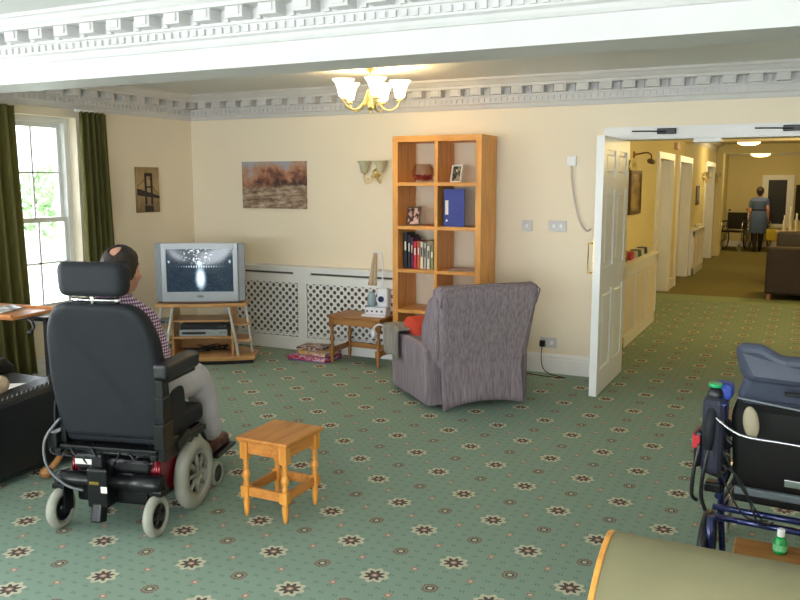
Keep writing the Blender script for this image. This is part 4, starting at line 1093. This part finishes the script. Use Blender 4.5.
for sx in (-.42, .42):
    for sy in (-.60, .56): MB().lathe([(.025, 0), (.03, .06)], (sx, sy, 0), n=12).build('foot', M['blackp'], t)
o = MB().box((-.19, -.15, -.05), (.19, .15, .05), .045, seg=4).build('cushion', M['cream_cloth']); o.location = (-4.02, 2.86, .50); o.rotation_euler = (.25, 0, .1)
tag(o, 'beige cushion lying on the black leather armchair seat', 'cushion')
t = thing('newspaper', 'folded white newspaper lying on the front of the black armchair seat', 'newspaper', (-4.04, 3.27, .422), .5)
for k in range(3): MB().box((-.13 + .01 * k, -.08, .0 + .006 * k), (.13, .085 - .01 * k, .005 + .006 * k), .001, rot=RZ(5 * k)).build('sheet', M['paper'], t)
t = thing('folded_throw', 'beige folded throw laid over the front end of the black armchair arm', 'throw', (-3.83, 3.44, .522))
o = MB().grid(lambda u, v: V(((u - .5) * .18, (v - .5) * .18, .012 + .012 * math.sin(u * 7 + 1) + .004 * math.sin(v * 15))), 14, 10).build('cloth', plain('beige_throw', (178, 160, 128), .9), t); solid(o, .02)
t = thing('walking_stick', 'brown wooden stick with a rounded end lying behind the power wheelchair', 'walking stick', (-3.66, 3.06, .035))
MB().tube([(0, 0, 0), (-.02, .12, .065), (-.03, .30, .16)], [.018, .017, .02], 12).build('shaft', M['oak_v'], t)
MB().ell((0, -.012, .003), (.034, .034, .032)).build('rounded_end', M['oak_v'], t)
# over-chair table
t = thing('overbed_table', 'wheeled wooden tray table with brown top reaching in at the left edge', 'table', (-4.10, 3.40, 0), math.radians(8))
MB().box((-.72, -.17, .825), (.0, .17, .845), .006).box((-.72, -.18, .84), (.0, -.168, .86), .003).box((-.72, .168, .84), (.0, .18, .86), .003).build('tabletop', M['traywood'], t)
MB().box((.06, -.0, .06), (.10, .04, .812), .003).box((-.16, -.02, .80), (.10, .06, .826), .004).build('column', M['blackm'], t)
MB().tube(smoothpath([(.0, -.04, .815), (.03, -.05, .80), (.045, -.06, .77), (.03, -.07, .745)]), .010, 8).ell((.03, -.07, .74), .018).build('release_lever', M['blackp'], t)
MB().tube([(.08, .02, .055), (-.60, .02, .055)], [.026, .022], 10).build('base_leg', M['blackm'], t)
MB().tube([(.08, -.14, .055), (.08, .26, .055)], [.024, .024], 10).build('base_leg', M['blackm'], t)
for q in ((.08, -.14), (.08, .26), (-.6, .02)): MB().lathe([(.022, -.01), (.022, .01)], (q[0], q[1], .0225), (1, 0, 0), 16).build('castor', M['blackp'], t)
t = thing('magazine', 'open magazine lying on the wooden tray table by the window', 'magazine', (-4.42, 3.36, .8455), math.radians(15))
m, tt = base('printed_page', (200, 190, 180), .3); n = tt.noise(tt.coord(), 18, 2); tt.l(tt.ramp(n, [(.42, lin((60, 60, 66))), (.5, lin((170, 160, 156))), (.6, lin((228, 226, 222)))]), tt.b.inputs['Base Color'])
for s in (-1, 1):
    o = MB().grid(lambda u, v: V((s * u * .15, (v - .5) * .22, .003 + .014 * math.sin(PI * min(1, u * 1.0)) * (1 - u) * 2)), 10, 4).build('page_spread', m, t); solid(o, .003, 1)

# ================================================================ RIGHT WHEELCHAIR
t = thing('manual_wheelchair', 'black tilting wheelchair with slate headrest and blue frame at the right edge', 'wheelchair', (.055, 3.42, 0), math.radians(-4))
BT = M['bluetube']
def lean(z): return -.10 - (z - .4) * .20
for s in (-1, 1):
    MB().tube(smoothpath([(s * .27, -.02, .14), (s * .28, lean(.4) + .03, .36), (s * .275, lean(.7), .66), (s * .27, lean(.8) - .02, .80)]), .013, 10).build('back_tube', BT, t)
    MB().tube([(s * .285, -.12, .40), (s * .285, .45, .44)], .013, 10).tube([(s * .285, -.10, .30), (s * .285, .50, .26)], .013, 10).tube([(s * .285, .45, .44), (s * .285, .52, .24), (s * .24, .60, .15)], .012, 8).tube([(s * .30, -.16, .33), (s * .30, -.16, .14)], .016, 10).build('side_frame', BT, t)
    MB().tube([(s * .305, lean(.8) - .01, .80), (s * .312, lean(.8) - .05, .72), (s * .315, lean(.7) - .08, .62)], [.018, .021, .018], 12).build('push_handle', M['charcoal'], t)
    MB().ell((s * .305, lean(.8), .82), (.03, .03, .035)).build('handle_joint', M['blackp'], t)
    w_ = tyre(.155, .035, (s * .325, -.06, .155)); w_.lathe([(.13, -.008), (.13, .008)], (s * .325, -.06, .155), (1, 0, 0), 24, mi=1); w_.build('rear_wheel', [M['blackp'], M['hubgrey']], t)
    w_ = tyre(.075, .034, (s * .33, .50, .075)); w_.lathe([(.055, -.01), (.055, .01)], (s * .33, .50, .075), (1, 0, 0), 24, mi=1); w_.build('front_caster', [M['tyre'], M['blackp']], t)
    MB().tube([(s * .33, .50, .075), (s * .35, .48, .16), (s * .30, .46, .28)], .010, 8).build('caster_fork', M['blackm'], t)
    MB().box((s * .26, .02, .60), (s * .33, .38, .64), .015).tube([(s * .285, .10, .42), (s * .29, .10, .60)], .011, 8).build('armrest', M['leather'], t)
for z, y in ((.36, -.13), (.315, -.12), (.27, .0)): MB().tube([(-.30, y, z), (.30, y, z)], .013, 10).build('cross_tube', BT, t)
MB().box((-.23, -.06, .42), (.23, .40, .50), .03, seg=3).build('seat_cushion', M['blackp'], t)
MB().box((-.24, -.10, .385), (.24, .36, .425), .01).build('seat_pan', M['blackm'], t)
mb = MB().prism(rr([(-.235, .42, .05), (.235, .42, .05), (.25, .75, .03), (.20, .90, .05), (-.20, .90, .05), (-.25, .75, .03)]), 1, -.025, .025, bev=.015)
for v in mb.bm.verts: v.co.y += lean(v.co.z) + .05 * (abs(v.co.x) / .25) ** 2 - .01
mb.build('back_shell', M['black'], t)
MB().box((-.22, lean(.47) - .07, .445), (.24, lean(.47) - .045, .475), .006).build('lower_band', plain('grey_band', (96, 104, 110), .35), t)
MB().box((-.05, lean(.52) - .052, .50), (.22, lean(.52) - .040, .53), .004).build('metal_strip', M['chrome'], t)
mb = MB().prism(rr([(-.24, .80, .05), (.24, .80, .05), (.20, .93, .03), (-.20, .93, .03)]), 1, -.055, .0, bev=.02)
for v in mb.bm.verts: v.co.y += lean(v.co.z) + .07 * (v.co.x / .25) ** 2
mb.build('shoulder_pad', M['slate'], t)
mb = MB().prism(rr([(-.22, .895, .05), (.25, .875, .04), (.25, 1.01, .04), (-.08, 1.015, .02), (-.14, 1.045, .02), (-.25, 1.03, .05)]), 1, -.07, .0, bev=.03)
for v in mb.bm.verts: v.co.y += lean(v.co.z) + .12 * (v.co.x / .25) ** 2 - .03
mb.build('headrest', M['slate'], t)
MB().tube(smoothpath([(-.22, lean(.82) - .06, .835), (-.05, lean(.8) - .09, .825), (.2, lean(.8) - .08, .80)]), .004, 6).build('upper_cord', plain('grey_cord', (110, 116, 120), .4), t)
MB().tube(smoothpath([(-.30, lean(.7) - .06, .745), (-.20, lean(.7) - .10, .70), (-.05, lean(.7) - .095, .69), (.25, lean(.7) - .09, .68)]), .006, 6).build('push_bar', M['chrome'], t)
MB().box((.02, lean(.9) - .115, .78), (.055, lean(.9) - .075, .99), .006).box((-.06, lean(.9) - .10, .872), (.03, lean(.9) - .085, .888), .005).build('headrest_bracket', M['blackm'], t)
for z in (.965, .945, .91, .855, .815): MB().ell((.035, lean(.9) - .117, z), .008).build('bolt', M['chrome'], t)
rnd = random.Random(12)
for k in range(3):
    MB().tube(smoothpath([(-.27 + rnd.uniform(-.02, .02), lean(.6) - .05, .62 - k * .03), (-.22 + rnd.uniform(-.04, .04), lean(.5) - .07, .50), (-.18 + rnd.uniform(-.06, .1), -.17, .38 - k * .02), (-.12 + k * .02, -.13, .34)]), .0035, 6).build('brake_cable', M['blackp'], t)
for k in range(5): MB().box((-.335 + k * .012, lean(.5) - .03 + .01 * k, .42 + k * .06), (-.27 + k * .01, lean(.5) + .03, .46 + k * .06), .008, rot=RY(k * 13)).build('tilt_bracket', M['blackm'], t)
tag(MB().ell((-.168, lean(.72) - .075, .745), (.028, .014, .062), RY(-8)).build('pale_pad', plain('pale_beige_pad', (150, 140, 116), .6), t), 'pale beige side pad', None)
MB().lathe([(.024, 0), (.026, .01), (.024, .014)], (-.305, lean(.8) - .005, .852), n=16).build('green_ring', plain('green_ring', (40, 170, 110), .4), t)
# backpack slung on its side
b = thing('backpack', 'navy and black backpack with red trim hanging on the wheelchair left side', 'bag', (-.25, 3.30, .53), math.radians(-4))
MB().box((-.05, -.08, -.02), (.03, .08, .29), .03, seg=3).build('main_pouch', M['navy'], b)
MB().box((-.075, -.07, .0), (-.04, .08, .15), .02, seg=3).build('front_pocket', M['blackp'], b)
MB().box((-.079, -.075, .08), (-.05, -.05, .13), .004).box((-.08, -.06, .10), (-.072, .06, .135), .003).build('red_trim', M['redtrim'], b)
for dx in (0, .035): MB().tube(smoothpath([(-.05 + dx, -.07, .10), (-.065 + dx, -.085, .0), (-.07 + dx, -.08, -.10), (-.055 + dx, -.06, -.13 - dx)]), .008, 6).build('strap', M['blackp'], b)
MB().box((-.02, -.04, .27), (.05, .05, .335), .02).build('blue_flap', plain('blue_loop', (48, 72, 160), .6), b)
# green bottle
t = thing('bottle', 'small green bottle with white cap behind the olive chair', 'bottle', (-.005, 3.13, .295))
MB().lathe([(.022, 0), (.024, .01), (.024, .04), (.017, .055), (.012, .062)], n=20).build('bottle_body', plain('green_plastic', (20, 150, 70), .3), t)
MB().lathe([(.012, .062), (.013, .064), (.013, .088), (.011, .09)], n=16).build('cap', M['white_frame'], t)
MB().lathe([(.0245, .012), (.0245, .035)], n=20, close=False).build('bottle_label', plain('pale_green_label', (110, 190, 130), .5), t)
t = thing('shelf_table', 'low wooden table edge glimpsed between olive chair and wheelchair', 'table', (.14, 3.07, 0))
MB().box((-.30, -.12, .27), (.45, .14, .294), .005).build('tabletop', M['oak'], t)
for sx in (-.26, .41):
    for sy in (-.09, .11): MB().box((sx - .02, sy - .02, 0), (sx + .02, sy + .02, .27), .003).build('leg', M['oak_v'], t)

# ================================================================ OLIVE CHAIR (foreground)
t = thing('olive_armchair', 'olive vinyl armchair with pale wood edge in the near right corner', 'armchair', (.02, 1.75, 0))
OM = M['olive']
prof = [(.30, .60), (.285, .70), (.255, .748), (.20, .765), (.13, .755), (.05, .715), (-.06, .62), (-.16, .48), (-.20, .34), (-.14, .30), (-.02, .42), (.10, .55), (.22, .58)]
prof = [(q.x, q.y) for q in smoothpath([(a_, b_, 0) for a_, b_ in prof + prof[:1]], 4)][:-1]
MB().prism(prof, 0, -.395, .46, bev=.004, smooth=True).build('backrest', OM, t)
pr2 = [(y_, z_ + .004) for y_, z_ in prof]
for x0, x1 in ((-.408, -.394), (.459, .473)): MB().prism([(y_, z_ + .003) for y_, z_ in prof], 0, x0, x1, bev=.003).build('wood_edge', M['beech'], t)
MB().box((-.38, -.42, .36), (.44, .10, .46), .04, seg=3).build('seat', OM, t)
for s in (-.405, .47):
    for yy in (-.38, .22): MB().box((s - .02, yy - .02, 0), (s + .02, yy + .02, .60 if yy > 0 else .58), .004).build('leg', M['beech'], t)
    MB().box((s - .025, -.45, .58), (s + .025, .05, .61), .008).build('armrest', M['beech'], t)
MB().box((-.40, .205, .22), (.47, .235, .28), .004).build('rear_rail', M['beech'], t)

# ================================================================ HALL CONTENTS
def cards():
    tag(MB().box((-1.70, 8.62, .821), (-1.58, 8.80, .90), .004).build('box', plain('red_carton', (176, 40, 40), .5)), 'small red box on the nearest hall radiator cover', 'box')
    cl = [(206, 198, 180), (70, 96, 62), (222, 214, 196), (56, 74, 60), (216, 206, 180)]
    lb = ['cream card next to the red box on the hall radiator cover', 'dark green card standing behind the nearest cream card', 'middle white card on the hall radiator cover', 'second dark green card on the radiator cover', 'last cream card farthest from the red box']
    for k, c in enumerate(cl):
        y = 8.90 + k * .19
        o = MB().prism([(y, .821), (y + .05, .895), (y + .056, .895), (y + .10, .821), (y + .094, .821), (y + .053, .888), (y + .006, .821)], 0, -1.68, -1.57).build('greeting_card', plain('card', c, .6)); tag(o, lb[k], 'card', 'cards on the hall radiator cover')
cards()
t = thing('hall_picture', 'dark framed picture on the hall wall beyond the open door', 'picture', (HXL, 9.85, 1.50))
MB().box((.001, -.30, -.215), (.02, .30, .215)).build('canvas', photomat('dark_landscape', [(.4, lin((70, 56, 34))), (.52, lin((140, 116, 70))), (.64, lin((178, 156, 104)))], 2), t)
mb = MB(); mb.box((.001, -.34, -.25), (.03, .34, -.21)).box((.001, -.34, .21), (.03, .34, .25)).box((.001, -.34, -.21), (.03, -.30, .21)).box((.001, .30, -.21), (.03, .34, .21)); mb.build('frame', M['frame_gilt'], t)
t = thing('picture_lamp', 'swan neck brass picture lamp above the hall picture', 'wall light', (HXL, 9.75, 1.93))
MB().lathe([(.04, 0), (.04, .01), (.015, .025)], (0, 0, 0), (1, 0, 0), 16).build('wall_plate', M['oak_v'], t)
MB().tube(smoothpath([(.02, 0, 0), (.08, 0, .01), (.15, .02, .02), (.19, .04, -.01), (.19, .05, -.06)]), .009, 8).build('lamp_arm', M['frame_gilt'], t)
MB().tube([(.19, -.06, -.075), (.19, .16, -.08)], [.028, .03], 12).build('lamp_head', M['frame_gilt'], t)
t = thing('hall_mirror', 'small dark mirror over the far hall radiator cover', 'mirror', (HXL, 16.1, 1.38))
MB().box((.001, -.22, -.17), (.02, .22, .17), .004).build('frame', M['frame_gilt'], t); MB().box((.02, -.19, -.14), (.023, .19, .14)).build('mirror_glass', M['chrome'], t)
tag(MB().box((-1.78, 15.9, .801), (-1.715, 16.3, .86), .01).build('tissue_box', M['paper']), 'white tissue box on the far hall radiator cover', 'box')
tag(MB().box((HXL + .001, 12.9, 2.10), (HXL + .05, 13.2, 2.20), .005).build('fire_alarm_box', plain('alarm_box', (206, 170, 150), .5)), 'small alarm box high on the hall wall between two doorways', 'alarm')
# far mirror / doorway frame
t = thing('wall_mirror', 'tall white framed dark mirror on the far hall wall', 'mirror', (-.63, HY, 1.15))
mb = MB(); mb.box((-.36, -.05, -.65), (-.22, -.001, .64)).box((.20, -.05, -.65), (.36, -.001, .64)).box((-.22, -.05, .52), (.20, -.001, .64)).box((-.22, -.05, -.65), (.20, -.001, -.56)); mb.build('mirror_frame', M['white_frame'], t)
MB().box((-.22, -.02, -.56), (.20, -.001, .52)).build('mirror_glass', M['black'], t)
t = thing('doorway_curtain', 'dark narrow hanging beside the tall far mirror', 'wall hanging', (-.12, HY - .02, .6))
o = MB().grid(lambda u, v: V(((u - .5) * .22, -.03 + .012 * math.sin(u * 20), .1 + v * .85)), 20, 4).build('cloth', plain('dark_olive_cloth', (58, 52, 30), .8), t); solid(o, .005)
# sofas
def sofa(loc, w, d, h, label, mat, rz=0):
    t = thing('hall_sofa', label, 'sofa', loc, rz)
    MB().box((0, 0, .08), (w, .22, h), .04, seg=3).build('backrest', mat, t)
    MB().box((.16, .20, .08), (w - .16, d, .42), .03).build('seat', mat, t)
    for a in (0, w - .18): MB().box((a, .02, .07), (a + .18, d, .60), .04, seg=3).build('arm', mat, t)
    for a in (.03, w - .07):
        for b_ in (.02, d - .08): MB().box((a, b_, 0), (a + .05, b_ + .05, .085)).build('foot', M['oak'], t)
sofa((-.44, 12.38, 0), 1.7, .85, .735, 'dark brown sofa with its back to the room, nearer of two', M['darksofa'])
sofa((-.36, 14.0, 0), 1.7, .85, .86, 'charcoal grey sofa behind the nearer brown sofa', plain('charcoal_sofa', (70, 66, 66), .8))
# console with candlesticks and plant
t = thing('console_table', 'pale topped long hall table behind the sofas', 'table', (.3, 17.2, 0))
MB().box((-.78, -.25, .66), (.8, .25, .70), .005).build('tabletop', plain('pale_top', (190, 168, 130), .5), t)
for sx in (-.73, .75):
    for sy in (-.2, .2): MB().box((sx - .02, sy - .02, 0), (sx + .02, sy + .02, .66)).build('leg', M['oak_v'], t)
for k, (x, h) in enumerate(((-.33, .30), (-.23, .46), (-.13, .34))):
    tag(MB().lathe([(.04, 0), (.045, .02), (.02, .06), (.03, h * .4), (.035, h * .55), (.018, h * .8), (.022, h)], (x, 17.15, .7005), n=14).build('white_vase', M['paper']), ['short white vase, left of three on the pale hall table', 'tallest white vase, middle of three on the hall table', 'white vase, right of three beside the leafy plant'][k], 'vase', 'white vases on the hall table')
t = thing('potted_plant', 'dark leafy pot plant on the pale hall table', 'plant', (.26, 17.2, .7005))
MB().lathe([(.06, 0), (.08, .12), (.085, .13)], n=16).build('pot', M['oak'], t)
rnd = random.Random(9); mb = MB()
for i in range(260):
    a = rnd.uniform(0, 2 * PI); r = rnd.uniform(.02, .22); z = .15 + rnd.uniform(0, .34); c = V((math.cos(a) * r, math.sin(a) * r, z)); d = V((math.cos(a), math.sin(a), rnd.uniform(-.4, .6))).normalized() * .07; s_ = V((-math.sin(a), math.cos(a), 0)) * .022
    vs = [mb.bm.verts.new(q) for q in (c, c + d * .5 + s_, c + d, c + d * .5 - s_)]; mb.bm.faces.new(vs)
o = mb.build('foliage', M['plant'], t, recalc=False); o['kind'] = 'stuff'
# parked wheelchairs at the end of the hall
def parked(loc, rz, label, sc=1.0):
    t = thing('parked_wheelchair', label, 'wheelchair', loc, rz, 'wheelchairs parked at the hall end')
    for s in (-1, 1):
        w_ = tyre(.29, .03, (s * .27, 0, .29)); w_.build('large_wheel', M['blackp'], t)
        mb = MB()
        for k in range(12): a = 2 * PI * k / 12; mb.tube([(s * .27, 0, .29), (s * .27, math.cos(a) * .275, .29 + math.sin(a) * .275)], .004, 5)
        mb.build('wheel_spokes', M['chrome'], t)
        tyre(.09, .03, (s * .22, .42, .09)).build('front_caster', M['tyre'], t)
        MB().tube([(s * .24, -.15, .95), (s * .24, -.05, .9), (s * .24, -.02, .25), (s * .22, .42, .22), (s * .22, .42, .10)], .013, 8).tube([(s * .24, -.02, .68), (s * .24, .32, .68), (s * .24, .34, .25)], .012, 8).build('side_frame', M['chrome'], t)
        MB().box((s * .21, .0, .68), (s * .27, .30, .71), .008).build('armrest', M['blackp'], t)
        MB().tube([(s * .24, -.22, .95), (s * .24, -.12, .95)], .018, 8).build('push_handle', M['blackp'], t)
    MB().box((-.23, -.03, .44), (.23, .38, .48), .01).build('seat', M['blackp'], t)
    MB().box((-.23, -.05, .50), (.23, -.02, .90), .01).build('backrest', M['blackp'], t)
parked((-1.45, 21.3, 0), math.radians(165), 'left black wheelchair parked against the far hall wall')
parked((-1.02, 22.0, 0), math.radians(190), 'right black wheelchair parked behind the walking carer')

# ---- carer walking away
q = thing('person', 'carer in blue dress walking away down the hall with a bag', 'person', (-.955, 20.9, 0), 0)
mb = MB()
mb.caps([((0, 0, .82), .115), ((0, 0, .96), .09), ((0, .0, 1.12), .10), ((0, .0, 1.22), .07), ((0, .0, 1.30), .045), ((0, .01, 1.36), .05)])
mb.ell((0, .02, 1.395), (.072, .09, .10)); mb.ell((0, .105, 1.385), (.01, .015, .018))
for s in (-1, 1):
    mb.ell((s * .072, .01, 1.385), (.008, .018, .025))
    fw = .10 * s
    mb.caps([((s * .15, 0, 1.20), .045), ((s * .19, -.02 - fw * .2, .97), .036), ((s * .195, .03 - fw * .3, .76), .026)])
    hp = V((s * .195, .035 - fw * .3, .70)); mb.ell(hp, (.016, .03, .035))
    for k in range(4): b0 = hp + V((0, -.022 + k * .015, -.025)); mb.caps([(b0, .008), (b0 + V((-s * .006, .002, -.035)), .0075), (b0 + V((-s * .018, .004, -.05)), .007)], 6)
    mb.caps([(hp + V((-s * .01, .025, .01)), .009), (hp + V((-s * .02, .038, -.025)), .008)], 6)
    mb.caps([((s * .075, 0, .78), .085), ((s * .065, .06 * s, .42), .055), ((s * .05, -.10 if s < 0 else .12, .09), .034)])
remesh(mb.build('body', M['skin'], q), .011, 3)
mb = MB().lathe([(.185, .44), (.195, .60), (.20, .78), (.17, .93), (.15, 1.0), (.17, 1.12), (.175, 1.19), (.11, 1.25), (.06, 1.28)], n=24)
for v in mb.bm.verts: v.co.y *= .80
for s in (-1, 1): mb.caps([((s * .145, 0, 1.19), .065), ((s * .175, 0, 1.07), .058)])
remesh(mb.build('blue_dress', M['bluedress'], q), .014, 3)
mb = MB().lathe([(.160, .97), (.162, .985), (.160, 1.0)], n=24, close=False)
for v in mb.bm.verts: v.co.y *= .8
solid(mb.build('belt', M['tights'], q), .012)
mb = MB()
for s in (-1, 1): mb.caps([((s * .065, .06 * s, .46), .064), ((s * .058, -.08 if s < 0 else .09, .26), .052), ((s * .05, -.10 if s < 0 else .12, .09), .04)])
remesh(mb.build('stockings', M['tights'], q), .012, 2)
for s in (-1, 1):
    MB().ell((s * .05, (-.06 if s < 0 else .16), .035), (.038, .10, .034)).build('shoe', M['black'], q)
MB().ell((0, -.015, 1.42), (.085, .095, .095)).ell((0, -.05, 1.35), (.06, .04, .05)).build('hair', M['hair'], q)
t = thing('carrier_bag', 'yellow carrier bag held in the carer right hand', 'bag', (-.67, 20.9, .28))
MB().prism([(-.10, 0), (.10, 0), (.115, .26), (-.115, .26)], 1, -.05, .05, bev=.015).build('bag_body', M['amber'], t)
MB().tube(smoothpath([(-.06, 0, .25), (-.02, 0, .36), (.0, 0, .39), (.02, 0, .36), (.06, 0, .25)]), .006, 6).build('bag_handle', M['amber'], t)

# ================================================================ LIGHT
w = bpy.data.worlds.new('sky'); S.world = w; w.use_nodes = True
w.node_tree.nodes['Background'].inputs[0].default_value = (.86, .94, 1.0, 1); w.node_tree.nodes['Background'].inputs[1].default_value = 6.0
def area(loc, rot, sx, sy, e, col):
    l = bpy.data.lights.new('daylight', 'AREA'); l.shape = 'RECTANGLE'; l.size = sx; l.size_y = sy; l.energy = e; l.color = col
    o = bpy.data.objects.new('daylight', l); COL.objects.link(o); o.location = loc; o.rotation_euler = rot; return o
for a, b in RW: area(((a + b) / 2, YR - .35, 1.4), (PI / 2, 0, 0), b - a, 1.5, 98, (.90, .96, 1))
for a, b in WIN[:3]: area((XL - .45, (a + b) / 2, 1.35), (0, -PI / 2, 0), 1.6, b - a, 90, (.90, .96, 1))

# ================================================================ CAMERA
cam = bpy.data.cameras.new('camera'); co = bpy.data.objects.new('camera', cam); COL.objects.link(co)
cam.sensor_width = 36; cam.lens = 823 / 800 * 36; cam.clip_end = 200; cam.clip_start = .05
co.location = (0, 0, 1.62); co.rotation_euler = (math.radians(90 - 8.16), 0, math.radians(26.085))
S.camera = co
vs = S.view_settings; vs.view_transform = 'Standard'; vs.look = 'None'; vs.exposure = .16; vs.gamma = 1; vs.use_curve_mapping = False
